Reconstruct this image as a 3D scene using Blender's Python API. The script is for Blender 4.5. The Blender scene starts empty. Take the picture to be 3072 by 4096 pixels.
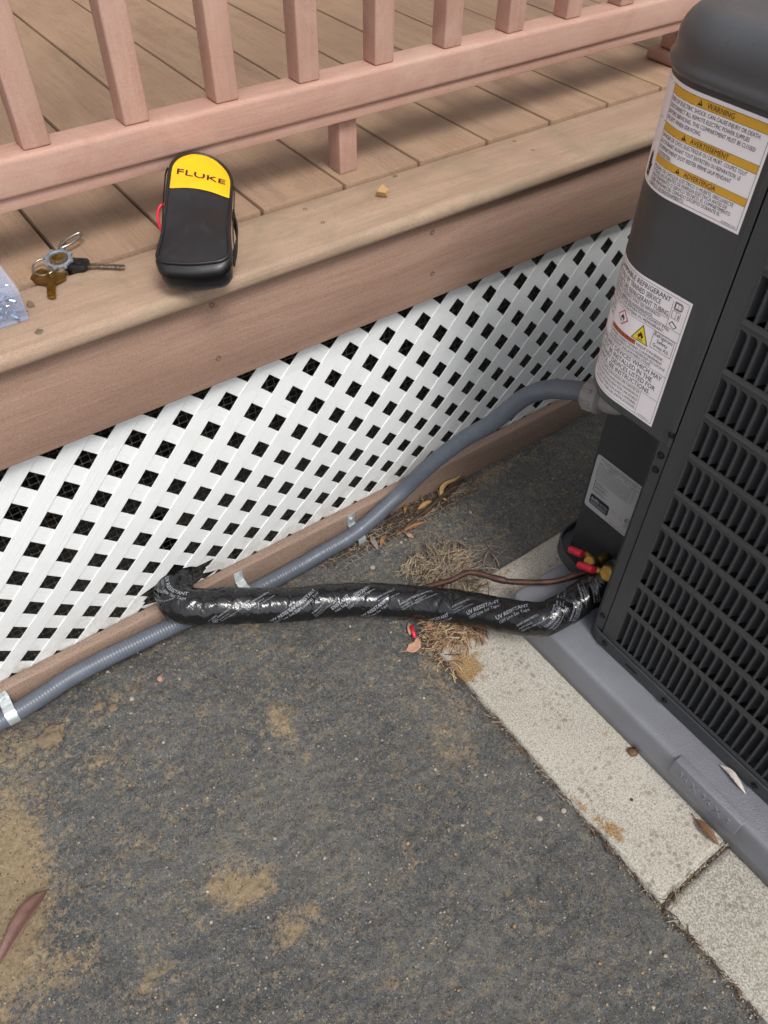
import bpy, bmesh, math, random
from mathutils import Vector, Matrix, noise
random.seed(7)
PI = math.pi
C = bpy.context.scene.collection
sc = bpy.context.scene

# ------------------------------------------------------------------ camera
cam_d = bpy.data.cameras.new('camera'); cam = bpy.data.objects.new('camera', cam_d); C.objects.link(cam)
sc.camera = cam
cam_d.sensor_fit = 'VERTICAL'; cam_d.sensor_height = 36.0; cam_d.sensor_width = 27.0
cam_d.lens = 3174.057 / 4096 * 36.0
cam_d.clip_start = 0.02; cam_d.clip_end = 500
CAM = Vector((-0.64581, -0.87789, 1.19707))
ROT = Matrix.Rotation(math.radians(-36.17894), 3, 'Z') @ Matrix.Rotation(math.radians(42.63869), 3, 'X') @ Matrix.Rotation(math.radians(0.82448), 3, 'Z')
cam.matrix_world = Matrix.Translation(CAM) @ ROT.to_4x4()
cam_d.dof.use_dof = True; cam_d.dof.focus_distance = 1.36; cam_d.dof.aperture_fstop = 18.0
sc.render.resolution_x = 768; sc.render.resolution_y = 1024

# ------------------------------------------------------------------ world, sun, exposure
SUN_EL, SUN_AZ = math.radians(56), math.radians(186)     # azimuth clockwise from +y: behind the camera
w = bpy.data.worlds.new('World'); sc.world = w; w.use_nodes = True
nt = w.node_tree; nt.nodes.clear()
out = nt.nodes.new('ShaderNodeOutputWorld'); bg = nt.nodes.new('ShaderNodeBackground')
sky = nt.nodes.new('ShaderNodeTexSky'); sky.sky_type = 'NISHITA'; sky.sun_disc = False
sky.sun_elevation = SUN_EL; sky.sun_rotation = SUN_AZ; sky.dust_density = 3.0; sky.air_density = 1.0; sky.ozone_density = 1.0
hs = nt.nodes.new('ShaderNodeHueSaturation'); hs.inputs['Saturation'].default_value = 0.22
nt.links.new(sky.outputs[0], hs.inputs['Color']); nt.links.new(hs.outputs[0], bg.inputs[0]); nt.links.new(bg.outputs[0], out.inputs[0])
bg.inputs[1].default_value = 0.13
sd = bpy.data.lights.new('sun', 'SUN'); so = bpy.data.objects.new('sun', sd); C.objects.link(so)
sd.energy = 1.4; sd.angle = math.radians(18); sd.color = (1.0, 0.965, 0.92)
sv = Vector((math.sin(SUN_AZ) * math.cos(SUN_EL), math.cos(SUN_AZ) * math.cos(SUN_EL), math.sin(SUN_EL)))
so.rotation_euler = sv.to_track_quat('Z', 'Y').to_euler()
sc.view_settings.view_transform = 'Standard'; sc.view_settings.look = 'None'
sc.view_settings.exposure = 0.55; sc.view_settings.gamma = 1.0; sc.view_settings.use_curve_mapping = False
try: sc.cycles.use_denoising = True
except Exception: pass
sc.cycles.max_bounces = 6; sc.cycles.transparent_max_bounces = 16
sc.cycles.use_adaptive_sampling = True; sc.cycles.adaptive_threshold = 0.02

# ------------------------------------------------------------------ helpers
def lin(r, g, b):
    f = lambda c: (c / 255 / 12.92) if c / 255 <= 0.04045 else ((c / 255 + 0.055) / 1.055) ** 2.4
    return (f(r), f(g), f(b), 1.0)

class MB:
    def __init__(s): s.v = []; s.f = []
    def add(s, vs, fs):
        o = len(s.v); s.v += [tuple(p) for p in vs]; s.f += [tuple(i + o for i in f) for f in fs]
    def box(s, x0, x1, y0, y1, z0, z1):
        s.add([(x0,y0,z0),(x1,y0,z0),(x1,y1,z0),(x0,y1,z0),(x0,y0,z1),(x1,y0,z1),(x1,y1,z1),(x0,y1,z1)],
              [(0,3,2,1),(4,5,6,7),(0,1,5,4),(1,2,6,5),(2,3,7,6),(3,0,4,7)])
    def prism(s, poly, z0, z1):
        n = len(poly)
        s.add([(x,y,z0) for x,y in poly] + [(x,y,z1) for x,y in poly],
              [tuple(range(n))[::-1], tuple(range(n, 2*n))] + [(i,(i+1)%n,n+(i+1)%n,n+i) for i in range(n)])
    def loft(s, loops, cap0=True, cap1=True, closed=True):
        n = len(loops[0]); vs = [p for l in loops for p in l]; fs = []
        for k in range(len(loops) - 1):
            for i in range(n if closed else n - 1):
                j = (i + 1) % n
                fs.append((k*n+i, k*n+j, (k+1)*n+j, (k+1)*n+i))
        if cap0: fs.append(tuple(range(n))[::-1])
        if cap1: fs.append(tuple(range((len(loops)-1)*n, len(loops)*n)))
        s.add(vs, fs)
    def tube(s, pts, r, n=10, caps=True, rad=None):
        pts = [Vector(p) for p in pts]; loops = []; up = None
        for i, p in enumerate(pts):
            t = (pts[min(i+1, len(pts)-1)] - pts[max(i-1, 0)]).normalized()
            if up is None:
                up = Vector((0,0,1)) if abs(t.z) < .9 else Vector((1,0,0))
            up = (up - t * up.dot(t)).normalized(); b = t.cross(up)
            rr = rad(i / max(1, len(pts)-1)) if rad else r
            loops.append([p + up * (rr*math.cos(2*PI*k/n)) + b * (rr*math.sin(2*PI*k/n)) for k in range(n)])
        s.loft(loops, caps, caps)
    def cyl(s, a, b, r, n=14, r2=None):
        r2 = r if r2 is None else r2
        s.tube([a, b], r, n, True, (lambda t: r + (r2 - r) * t))
    def lathe(s, base, axis, prof, n=18):          # prof: (dist along axis, radius)
        base = Vector(base); t = Vector(axis).normalized()
        u = (Vector((0,0,1)) if abs(t.z) < .9 else Vector((1,0,0))); u = (u - t*u.dot(t)).normalized(); b = t.cross(u)
        s.loft([[base + t*d + u*(r*math.cos(2*PI*k/n)) + b*(r*math.sin(2*PI*k/n)) for k in range(n)] for d, r in prof])

def link(name, me, mat, parent=None, smooth=False):
    if mat is not None and not me.materials: me.materials.append(mat)
    if smooth:
        me.polygons.foreach_set('use_smooth', [True]*len(me.polygons))
    o = bpy.data.objects.new(name, me); C.objects.link(o)
    if parent: o.parent = parent
    return o
def obj(name, mb, mat, parent=None, smooth=False, bevel=0, seg=2, angle=None):
    me = bpy.data.meshes.new(name); me.from_pydata(mb.v, [], mb.f)
    bm = bmesh.new(); bm.from_mesh(me)
    if bevel:
        es = [e for e in bm.edges if len(e.link_faces) == 2 and e.calc_face_angle(0) > 0.6]
        bmesh.ops.bevel(bm, geom=es, offset=bevel, segments=seg, profile=0.5, affect='EDGES')
    bmesh.ops.recalc_face_normals(bm, faces=bm.faces)
    bm.to_mesh(me); bm.free()
    if angle is not None:
        smooth = True
    o = link(name, me, mat, parent, smooth)
    if angle is not None:
        try: me.set_sharp_from_angle(angle=math.radians(angle))
        except Exception: pass
    return o
def empty(name, loc=(0,0,0)):
    o = bpy.data.objects.new(name, None); C.objects.link(o); o.location = loc; o.empty_display_size = .02
    return o
def tag(o, label, cat, group=None):
    o['label'] = label; o['category'] = cat
    if group: o['group'] = group
    return o
def struct(o): o['kind'] = 'structure'; return o
def stuff(o): o['kind'] = 'stuff'; return o
def thing(name, label, cat, loc, group=None):
    return tag(empty(name, loc), label, cat, group)
def adopt(o, root):                                   # keep world placement under an offset Empty
    o.parent = root; o.matrix_parent_inverse = Matrix.Translation(-Vector(root.location)); return o
def spline(P, n):                                     # catmull-rom through points
    P = [Vector(p) for p in P]; Q = [P[0]*2-P[1]] + P + [P[-1]*2-P[-2]]; o = []
    for i in range(1, len(Q)-2):
        a, b, c, d = Q[i-1], Q[i], Q[i+1], Q[i+2]
        for k in range(n):
            t = k/n
            o.append(.5*((2*b)+(c-a)*t+(2*a-5*b+4*c-d)*t*t+(3*b-a-3*c+d)*t**3))
    o.append(P[-1]); return o
def resample(P, step):
    o = [P[0]]; acc = 0.0
    for a, b in zip(P, P[1:]):
        L = (b-a).length
        while acc + L >= step and L > 1e-9:
            t = (step-acc)/L; a = a.lerp(b, t); o.append(a.copy()); L = (b-a).length; acc = 0.0
        acc += L
    o.append(P[-1]); return o
def fbm(x, y, z, o=4):
    s = 0; a = .5; f = 1
    for _ in range(o): s += a*noise.noise(Vector((x*f, y*f, z*f))); a *= .5; f *= 2.1
    return s

# ------------------------------------------------------------------ materials
class M:
    def __init__(s, name, rough=.6, metal=0.0, color=(.5,.5,.5,1), spec=.5):
        s.m = bpy.data.materials.new(name); s.m.use_nodes = True; s.nt = s.m.node_tree
        s.b = s.nt.nodes['Principled BSDF']; s.b.inputs['Roughness'].default_value = rough
        s.b.inputs['Metallic'].default_value = metal; s.b.inputs['Base Color'].default_value = color
        s.b.inputs['Specular IOR Level'].default_value = spec
        s.co = s.n('TexCoord').outputs['Object']
    def n(s, t, **k):
        x = s.nt.nodes.new('ShaderNode' + t)
        for a, v in k.items(): setattr(x, a, v)
        return x
    def L(s, a, b): s.nt.links.new(a, b)
    def map(s, sx=1, sy=1, sz=1, rot=(0,0,0), src=None):
        m = s.n('Mapping'); m.inputs['Scale'].default_value = (sx,sy,sz); m.inputs['Rotation'].default_value = rot
        s.L(src or s.co, m.inputs['Vector']); return m.outputs[0]
    def noise(s, vec, scale=5, detail=6, rough=.6, dist=0):
        x = s.n('TexNoise'); x.inputs['Scale'].default_value = scale; x.inputs['Detail'].default_value = detail
        x.inputs['Roughness'].default_value = rough; x.inputs['Distortion'].default_value = dist
        s.L(vec, x.inputs['Vector']); return x.outputs['Fac']
    def vor(s, vec, scale, feature='F1', out='Distance', rnd=1.0):
        x = s.n('TexVoronoi', feature=feature); x.inputs['Scale'].default_value = scale; x.inputs['Randomness'].default_value = rnd
        s.L(vec, x.inputs['Vector']); return x.outputs[out]
    def ramp(s, fac, stops):
        r = s.n('ValToRGB'); e = r.color_ramp.elements
        while len(e) < len(stops): e.new(.5)
        for i, (p, c) in enumerate(stops):
            e[i].position = p; e[i].color = c if len(c) == 4 else (*c, 1)
        s.L(fac, r.inputs[0]); return r.outputs[0]
    def rr(s, fac, a, b, c=0.0, d=1.0):
        r = s.n('MapRange'); s.L(fac, r.inputs[0])
        for i, v in zip((1,2,3,4), (a,b,c,d)): r.inputs[i].default_value = v
        return r.outputs[0]
    def mix(s, fac, a, b, mode='MIX'):
        x = s.n('Mix', data_type='RGBA', blend_type=mode)
        for sock, v in ((x.inputs[0], fac), (x.inputs[6], a), (x.inputs[7], b)):
            if hasattr(v, 'is_linked'): s.L(v, sock)
            else: sock.default_value = v
        return x.outputs[2]
    def math(s, op, a, b=0.0):
        x = s.n('Math', operation=op)
        for sock, v in ((x.inputs[0], a), (x.inputs[1], b)):
            if hasattr(v, 'is_linked'): s.L(v, sock)
            else: sock.default_value = v
        return x.outputs[0]
    def color(s, c): s.L(c, s.b.inputs['Base Color']) if hasattr(c, 'is_linked') else setattr(s.b.inputs['Base Color'], 'default_value', c)
    def rough(s, f): s.L(f, s.b.inputs['Roughness'])
    def bump(s, h, strength=.3, dist=.001, prev=None):
        x = s.n('Bump'); x.inputs['Strength'].default_value = strength; x.inputs['Distance'].default_value = dist
        s.L(h, x.inputs['Height'])
        if prev: s.L(prev, x.inputs['Normal'])
        s.L(x.outputs[0], s.b.inputs['Normal']); return x.outputs[0]

def board_mat(name, c_dark, c_mid, c_light, along, speck=.5, weather=None, bstr=.5):
    m = M(name, .72, spec=.35)
    st = {'x': (2.2, 60, 60), 'y': (60, 2.2, 60), 'z': (60, 60, 2.2)}[along]
    big = {'x': (1.2, 9, 9), 'y': (9, 1.2, 9), 'z': (9, 9, 1.2)}[along]
    oi = m.n('ObjectInfo').outputs['Random']
    sh = m.n('Combine' + 'XYZ')
    for i in range(3): m.L(m.math('MULTIPLY', oi, 13.7 + 5*i), sh.inputs[i])
    va = m.n('VectorMath', operation='ADD'); m.L(m.co, va.inputs[0]); m.L(sh.outputs[0], va.inputs[1]); co = va.outputs[0]
    g = m.noise(m.map(*st, src=co), 4, 6, .65, .6)
    b = m.noise(m.map(*big, src=co), 2.4, 5, .6, .8)
    gr = m.noise(co, 620, 3, .7)
    c = m.ramp(m.math('ADD', m.math('MULTIPLY', g, .45), m.math('MULTIPLY', b, .55)), [(.3, c_dark), (.5, c_mid), (.7, c_light)])
    c = m.mix(m.rr(gr, .35, .7, 0, .34*speck*2), c, m.mix(.55, c, (.9,.75,.6,1)))
    c = m.mix(m.rr(gr, .5, .28, 0, .35*speck*2), c, (.1,.06,.04,1))
    tint = m.mix(oi, (.90,.90,.90,1), (1.06,1.05,1.03,1)); c = m.mix(1.0, c, tint, 'MULTIPLY')
    if weather:
        wn = m.noise(m.map(3, 3, 3), 3, 8, .7, 1.2)
        c = m.mix(m.rr(wn, .46, .66, 0, .75), c, weather)
        dk = m.noise(m.map(1.5, 9, 9), 4, 8, .75, .5)
        c = m.mix(m.rr(dk, .56, .75, 0, .8*speck), c, (.16,.12,.09,1))
    m.color(c)
    n1 = m.bump(g, bstr, .0012); m.bump(gr, .55, .0006, n1)
    return m.m
TAN = board_mat('composite_plank_tan', lin(122,95,75), lin(148,118,95), lin(167,137,113), 'y', speck=.35, weather=lin(156,130,104), bstr=.4)
BORDER = board_mat('composite_border_weathered', lin(130,104,87), lin(155,130,111), lin(170,147,126), 'x', speck=.35, weather=lin(142,127,104), bstr=.35)
FASCIA = board_mat('composite_fascia_brown', lin(132,103,88), lin(151,120,104), lin(167,137,120), 'x', speck=.25, bstr=.4)
KICK = board_mat('composite_kickboard_brown', lin(106,85,73), lin(129,106,93), lin(151,127,112), 'x', bstr=.6)
RAIL = board_mat('composite_rail_pink', lin(164,125,110), lin(180,140,125), lin(192,155,140), 'x', speck=.25, weather=lin(188,156,141), bstr=.2)
BALU = board_mat('composite_baluster_pink', lin(168,128,114), lin(184,144,129), lin(197,160,145), 'z', speck=.25, weather=lin(192,160,145), bstr=.2)
POSTM = board_mat('composite_post_trim', lin(142,98,82), lin(160,114,96), lin(176,130,112), 'z', bstr=.2)

def lattice_mat(name, ang):
    m = M(name, .5, color=lin(236,238,238), spec=.45)
    co = m.map(1,1,1,(0,ang,0))
    g = m.noise(m.map(16, 40, 420, src=co), 1, 5, .6, .9)
    d = m.noise(m.map(5,5,5), 2.5, 7, .7, .5)
    c = m.mix(m.rr(d, .52, .78, 0, .35), lin(226,228,228), lin(204,203,197))
    c = m.mix(m.rr(g, .6, .8, 0, .2), c, lin(176,178,181))
    sz = m.n('SeparateXYZ'); m.L(m.co, sz.inputs[0]); mud = m.math('MULTIPLY', m.rr(sz.outputs[2], .16, .06), m.rr(m.noise(m.co, 34, 7, .75), .45, .68, 0, .55))
    c = m.mix(mud, c, lin(150,134,112)); m.color(c)
    m.bump(g, .55, .0012); return m.m
LAT1 = lattice_mat('vinyl_lattice_front', PI/4); LAT2 = lattice_mat('vinyl_lattice_back', -PI/4)
GALV = M('galvanised_wire', .45, .85, lin(150,148,138)).m
DARKW = M('dark_underdeck_timber', .9, 0, lin(58,48,42)).m

def metal_paint(name, c, rough=.42):
    m = M(name, rough, 0, c, .5)
    n = m.noise(m.co, 9, 5, .6); o = m.noise(m.co, 900, 2, .5)
    m.color(m.mix(m.rr(n, .35, .7), c, tuple(min(1, x*1.22) for x in c[:3]) + (1,)))
    d = m.noise(m.map(1,1,.35), 30, 8, .75, .6); base = m.b.inputs['Base Color'].links[0].from_socket
    m.color(m.mix(m.rr(d, .56, .8, 0, .22), base, lin(120,114,106)))
    m.rough(m.rr(d, .3, .7, rough-.07, rough+.14)); m.bump(o, .12, .0003); return m.m
ACM = metal_paint('charcoal_powder_coat', lin(60,61,63)); ACD = metal_paint('charcoal_panel_dark', lin(46,48,50), .5)
ACLID = metal_paint('charcoal_lid', lin(72,74,77), .3); COIL = M('coil_dark', .8, .2, lin(26,22,20)).m
PAN = metal_paint('charcoal_base_pan', lin(58,60,62), .5)
def pad_mat():
    m = M('grey_plastic_pad', .4, 0, lin(128,128,140), .5)
    v = m.noise(m.map(1,1,1), 420, 3, .55, .6); n = m.noise(m.co, 6, 6, .6)
    m.color(m.mix(m.rr(n, .35, .7), lin(114,115,121), lin(130,132,140)))
    geo = m.n('NewGeometry'); sx = m.n('SeparateXYZ'); m.L(geo.outputs['Normal'], sx.inputs[0])
    top = m.rr(sx.outputs[2], .6, .95)
    m.bump(m.math('MULTIPLY', v, top), .9, .0016); return m.m
PADM = pad_mat()
def conc_mat(name, ca, cb):
    m = M(name, .85, spec=.25)
    n = m.noise(m.co, 5, 8, .7, .4); g = m.noise(m.co, 380, 4, .75); g2 = m.noise(m.co, 150, 3, .6)
    c = m.mix(m.rr(n, .35, .68), ca, cb)
    c = m.mix(m.rr(g, .44, .62, 0, .75), c, lin(204,199,188))
    c = m.mix(m.rr(g, .47, .33, 0, .8), c, lin(108,102,94))
    sp = m.vor(m.map(1,1,1), 95); spn = m.noise(m.co, 13, 4, .7)
    c = m.mix(m.math('MULTIPLY', m.rr(sp, .42, .26), m.rr(spn, .47, .60, 0, .62)), c, lin(112,104,92))
    c = m.mix(m.rr(m.noise(m.co, 11, 6, .65, 1), .6, .74, 0, .5), c, lin(150,128,96))
    at = m.n('Attribute', attribute_name='dust'); df = m.math('ADD', at.outputs['Fac'], m.math('MULTIPLY', m.math('SUBTRACT', m.noise(m.co, 60, 7, .75), .5), 2.2))
    c = m.mix(m.rr(df, .45, .8, 0, .92), c, m.mix(m.rr(g, .4, .6), lin(112,86,54), lin(168,138,94)))
    m.color(c); n1 = m.bump(g2, .35, .0015); m.bump(g, .8, .0014, n1); return m.m
CONC = conc_mat('concrete_pale', lin(158,152,141), lin(180,174,163)); CONC2 = conc_mat('concrete_grey', lin(132,127,117), lin(156,151,140))
def asphalt_mat():
    m = M('worn_asphalt', .8, spec=.4)
    at = m.n('Attribute', attribute_name='dust'); dust = at.outputs['Fac']
    n1 = m.noise(m.co, 6, 9, .72, .5); n2 = m.noise(m.map(1,1.25,1,(0,0,-.5)), 46, 9, .74, .5); n3 = m.noise(m.co, 170, 6, .75, .3); g = m.noise(m.co, 560, 3, .75)
    n4 = m.noise(m.map(1,1,5), 23, 7, .7, .7)
    base = m.ramp(n1, [(.3, lin(80,83,86)), (.5, lin(100,102,104)), (.7, lin(125,124,119))])
    base = m.mix(m.rr(n3, .5, .68, 0, .6), base, lin(140,137,129)); base = m.mix(m.rr(n3, .47, .32, 0, .7), base, lin(44,45,48))
    tan = m.mix(m.rr(n3, .3, .7), lin(146,124,92), lin(196,172,134))
    lace = m.math('MULTIPLY', m.rr(n2, .47, .6), m.rr(n3, .40, .57)); lace = m.math('MULTIPLY', lace, m.rr(n4, .38, .6, .3, 1.0))
    c = m.mix(m.math('MULTIPLY', lace, .68), base, lin(172,154,120))
    df = m.math('ADD', dust, m.math('MULTIPLY', m.math('SUBTRACT', n2, .5), 2.4)); df = m.math('ADD', df, m.math('MULTIPLY', m.math('SUBTRACT', n3, .5), 2.2)); df = m.math('ADD', df, m.math('MULTIPLY', m.math('SUBTRACT', n4, .5), 1.2))
    dm = m.rr(df, .36, 1.15, 0, .85); c = m.mix(dm, c, tan); keep = m.rr(dm, 0, .88, 1.0, .18)
    orange = m.math('MULTIPLY', m.rr(m.noise(m.map(1,1,3), 15, 6, .7), .58, .72), m.rr(n3, .45, .6, 0, .5))
    c = m.mix(orange, c, lin(160,118,74))
    for sc_, lo, hi, rad, col in ((330, .84, .92, .30, lin(206,196,176)), (130, .93, .97, .24, lin(190,178,156)), (240, .80, .88, .40, lin(52,53,57))):
        mp_ = m.map(1,1,1); v = m.vor(mp_, sc_, out='Color'); vd = m.vor(mp_, sc_); sx = m.n('SeparateColor'); m.L(v, sx.inputs[0])
        c = m.mix(m.math('MULTIPLY', m.math('MULTIPLY', m.rr(sx.outputs[0], lo, hi), m.rr(vd, rad, rad-.14)), m.rr(n4, .3, .6, .35, .95)), c, col)
    c = m.mix(m.rr(g, .55, .70, 0, .65), c, lin(190,182,162)); c = m.mix(m.math('MULTIPLY', m.rr(g, .46, .32, 0, .65), keep), c, lin(34,35,37))
    m.color(c)
    b1 = m.bump(n2, .8, .007); b2 = m.bump(n3, 1.0, .0065, b1); m.bump(g, .9, .002, b2)
    return m.m
ASPH = asphalt_mat()
def simple(name, c, c2=None, rough=.6, scale=60, metal=0, bump=.3, dist=.0006, spec=.5):
    m = M(name, rough, metal, c, spec)
    n = m.noise(m.co, scale, 5, .65)
    m.color(m.mix(m.rr(n, .35, .68), c, c2 or tuple(x*.7 for x in c[:3]) + (1,)))
    if bump: m.bump(n, bump, dist)
    return m.m
CONDUIT = simple('grey_pvc_conduit', lin(92,98,108), lin(82,88,98), .38, 30, bump=.1)
FITTING = simple('light_grey_fitting', lin(142,138,136), lin(126,122,120), .5, 50, bump=.1)
ZINC = simple('bright_zinc', lin(214,220,220), lin(186,194,196), .3, 90, .6, .1)
TAPE = M('black_shiny_tape', .1, 0, lin(20,20,22), .6)
_n = TAPE.noise(TAPE.co, 26, 5, .6, .4); TAPE.rough(TAPE.rr(_n, .3, .75, .05, .2)); TAPE.bump(TAPE.noise(TAPE.map(1.6,.5,1,(0,.3,.6)), 48, 3, .5, 2.2), .32, .004); TAPE = TAPE.m
INKW = M('white_print', .3, 0, lin(136,140,146)).m; INKB = M('black_print', .6, 0, lin(28,26,34)).m
LABEL = M('white_label_vinyl', .45, 0, lin(247,241,244)).m; PLATE = M('silver_rating_label', .45, .2, lin(176,177,180)).m
AMBER = M('amber_print', .5, 0, lin(222,168,52)).m; YELP = M('yellow_print', .5, 0, lin(240,214,40)).m
ORNG = M('orange_print', .5, 0, lin(204,100,36)).m; REDP = M('red_print', .5, 0, lin(200,52,86)).m
COPPER = simple('tarnished_copper', lin(104,72,58), lin(60,48,46), .5, 45, .6, .15)
BRASS = simple('aged_brass', lin(186,150,80), lin(128,100,52), .4, 60, .9, .2)
REDCAP = simple('red_plastic_cap', lin(214,36,62), lin(190,28,54), .4, 40, bump=.08)
SAND = simple('sand', lin(170,140,98), lin(128,100,66), .95, 420, bump=1, dist=.002)
CLOD = simple('dried_mud', lin(184,164,136), lin(134,114,92), .95, 240, bump=1, dist=.003)
STONE = simple('pale_pebble', lin(176,168,154), lin(128,120,108), .8, 200, bump=.3)
STONE2 = simple('grey_pebble', lin(120,118,114), lin(84,82,78), .8, 200, bump=.3)

# ------------------------------------------------------------------ text to flat mesh data
_tc = {}
def text_data(txt, size=1.0, bold=0.0, res=2):
    k = (txt, bold, res)
    if k not in _tc:
        cu = bpy.data.curves.new('txt', 'FONT'); cu.body = txt; cu.size = 1.0; cu.resolution_u = res; cu.offset = bold
        o = bpy.data.objects.new('txt', cu); C.objects.link(o)
        me = bpy.data.meshes.new_from_object(o.evaluated_get(bpy.context.evaluated_depsgraph_get()))
        vs = [(v.co.x, v.co.y) for v in me.vertices]; fs = [tuple(p.vertices) for p in me.polygons]
        bpy.data.objects.remove(o); bpy.data.curves.remove(cu); bpy.data.meshes.remove(me)
        x0 = min(v[0] for v in vs); x1 = max(v[0] for v in vs)
        _tc[k] = ([(x-x0, y) for x, y in vs], fs, x1-x0)
    return _tc[k]
class Ink:                                             # collects flat print in label space (u right, v up), maps to 3-D
    def __init__(s, fn): s.fn = fn; s.mb = {}
    def poly(s, pts, mat, lift=1):
        s.mb.setdefault(mat, MB()).add([s.fn(u, v, lift) for u, v in pts], [tuple(range(len(pts)))])
    def rect(s, u0, u1, v0, v1, mat, lift=1, n=14):
        mb = s.mb.setdefault(mat, MB())
        for i in range(n):
            a = u0+(u1-u0)*i/n; b = u0+(u1-u0)*(i+1)/n
            mb.add([s.fn(a,v0,lift), s.fn(b,v0,lift), s.fn(b,v1,lift), s.fn(a,v1,lift)], [(0,1,2,3)])
    def line(s, u0, v0, u1, v1, wd, mat=None, lift=2):
        d = Vector((u1-u0, v1-v0)); L = d.length; d /= L; p = Vector((-d.y, d.x))*wd/2; n = max(1, int(L/.01))
        mb = s.mb.setdefault(mat or INKB, MB())
        for i in range(n):
            a = Vector((u0,v0))+d*L*i/n; b = Vector((u0,v0))+d*L*(i+1)/n
            mb.add([s.fn(*q, lift) for q in (a-p, b-p, b+p, a+p)], [(0,1,2,3)])
    def frame(s, u0, u1, v0, v1, wd, mat=None):
        for a in ((u0,v0,u1,v0),(u1,v0,u1,v1),(u1,v1,u0,v1),(u0,v1,u0,v0)): s.line(*a, wd, mat)
    def text(s, txt, u, v, h, width=None, align='L', mat=None, bold=0.0, rot=0.0, lift=3):
        vs, fs, w = text_data(txt, 1, bold); sy = h/.7; sx = sy if width is None else width/w
        off = {'L': 0, 'R': -w*sx, 'C': -w*sx/2}[align]; c, sn = math.cos(rot), math.sin(rot)
        s.mb.setdefault(mat or INKB, MB()).add([s.fn(u+(x*sx+off)*c-y*sy*sn, v+(x*sx+off)*sn+y*sy*c, lift) for x, y in vs], fs)
    def ring(s, u, v, r, wd, mat, n=20):
        mb = s.mb.setdefault(mat, MB())
        P = [(u+a*math.cos(2*PI*k/n), v+a*math.sin(2*PI*k/n)) for a in (r-wd, r) for k in range(n)]
        mb.add([s.fn(*q, 3) for q in P], [(k,(k+1)%n,n+(k+1)%n,n+k) for k in range(n)])
    def build(s, name, parent):
        for mat, mb in list(s.mb.items()):
            if mat is AMBER: continue
            nm = {'white_print':'white_lettering','black_print':'black_lettering'}.get(mat.name, name)
            me = bpy.data.meshes.new(nm); me.from_pydata(mb.v, [], mb.f); o = link(nm, me, mat); adopt_any(o, parent)
def adopt_any(o, parent):
    o.parent = parent                                 # parts sit at world identity, only the root Empty is offset
    if parent.parent is None: o.matrix_parent_inverse = Matrix.Translation(-Vector(parent.location))
    return o

# ================================================================== SETTING
# -- asphalt ---------------------------------------------------------------
DUST = [(-.41,-.267,.022,.040,1.2),(-.199,-.461,.03,.05,.6),(-.573,-.474,.038,.020,1.3),(-.600,-.442,.034,.022,1.1),(-.548,-.55,.040,.024,1.1),(-.694,-.325,.03,.02,.6),
 (-.82,-.14,.05,.03,.6),(-.85,-.26,.050,.06,1.35),(-.90,-.34,.060,.06,1.5),(-.815,-.20,.03,.04,.8),(-.366,-.566,.02,.02,.5),(-.678,-.161,.03,.02,.6),
 (-.478,-.684,.02,.02,.7),(-.348,-.08,.05,.02,.5),(-.312,-.256,.02,.02,.5),(-.228,-.479,.03,.03,.5),(-.821,-.42,.04,.02,.6),(-.737,-.5,.03,.03,.6),(-.781,-.069,.05,.03,.6),
 (-.95,-.26,.09,.14,1.0),(-.60,-.07,.12,.02,.4),(.02,-.10,.12,.06,.35),(.10,-.03,.25,.02,.8),(-.13,-.33,.05,.05,.7),(-.15,-.42,.03,.05,.5)]
def dust(x, y):
    s = 0.14*max(0, min(1, (-.45-x)/.4)) + .10*max(0, min(1, (y+.3)/.2))
    for cx, cy, rx, ry, a in DUST:
        d = ((x-cx)/rx)**2 + ((y-cy)/ry)**2
        if d < 8: s += a*math.exp(-d*.9)
    return s
def asph_z(x, y):
    z = .006*fbm(x*5, y*5, 3.1, 3) + .0045*fbm(x*30, y*30, 1.7, 3) + .0030*noise.noise(Vector((x*85, y*85, .3)))
    if y > -.02: z -= .01*min(1, (y+.02)/.03)
    return z - .001
GX0, GX1, GY0, GY1, GS = -1.35, .62, -1.25, .06, .0042
nx = int((GX1-GX0)/GS)+1; ny = int((GY1-GY0)/GS)+1
vs = []; dv = []
for j in range(ny):
    y = GY0 + j*GS
    for i in range(nx):
        x = GX0 + i*GS; z = asph_z(x, y)
        if x > -.10 and y < -.255: z = -.03
        e = min(i, nx-1-i, j, ny-1-j)
        if e < 3: z = -.004
        vs.append((x, y, z)); dv.append(dust(x, y))
fs = [(j*nx+i, j*nx+i+1, (j+1)*nx+i+1, (j+1)*nx+i) for j in range(ny-1) for i in range(nx-1)]
o = len(vs); B = 60
vs += [(-B,-B,-.004),(B,-B,-.004),(B,B,-.004),(-B,B,-.004)]; dv += [.2]*4
c00, c10, c11, c01 = 0, nx-1, ny*nx-1, (ny-1)*nx
fs += [(o, o+1, c10, c00), (o+1, o+2, c11, c10), (o+2, o+3, c01, c11), (o+3, o, c00, c01)]
me = bpy.data.meshes.new('asphalt_ground'); me.from_pydata(vs, [], fs)
at = me.attributes.new('dust', 'FLOAT', 'POINT'); at.data.foreach_set('value', dv)
struct(link('asphalt_ground', me, ASPH, smooth=True))

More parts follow.
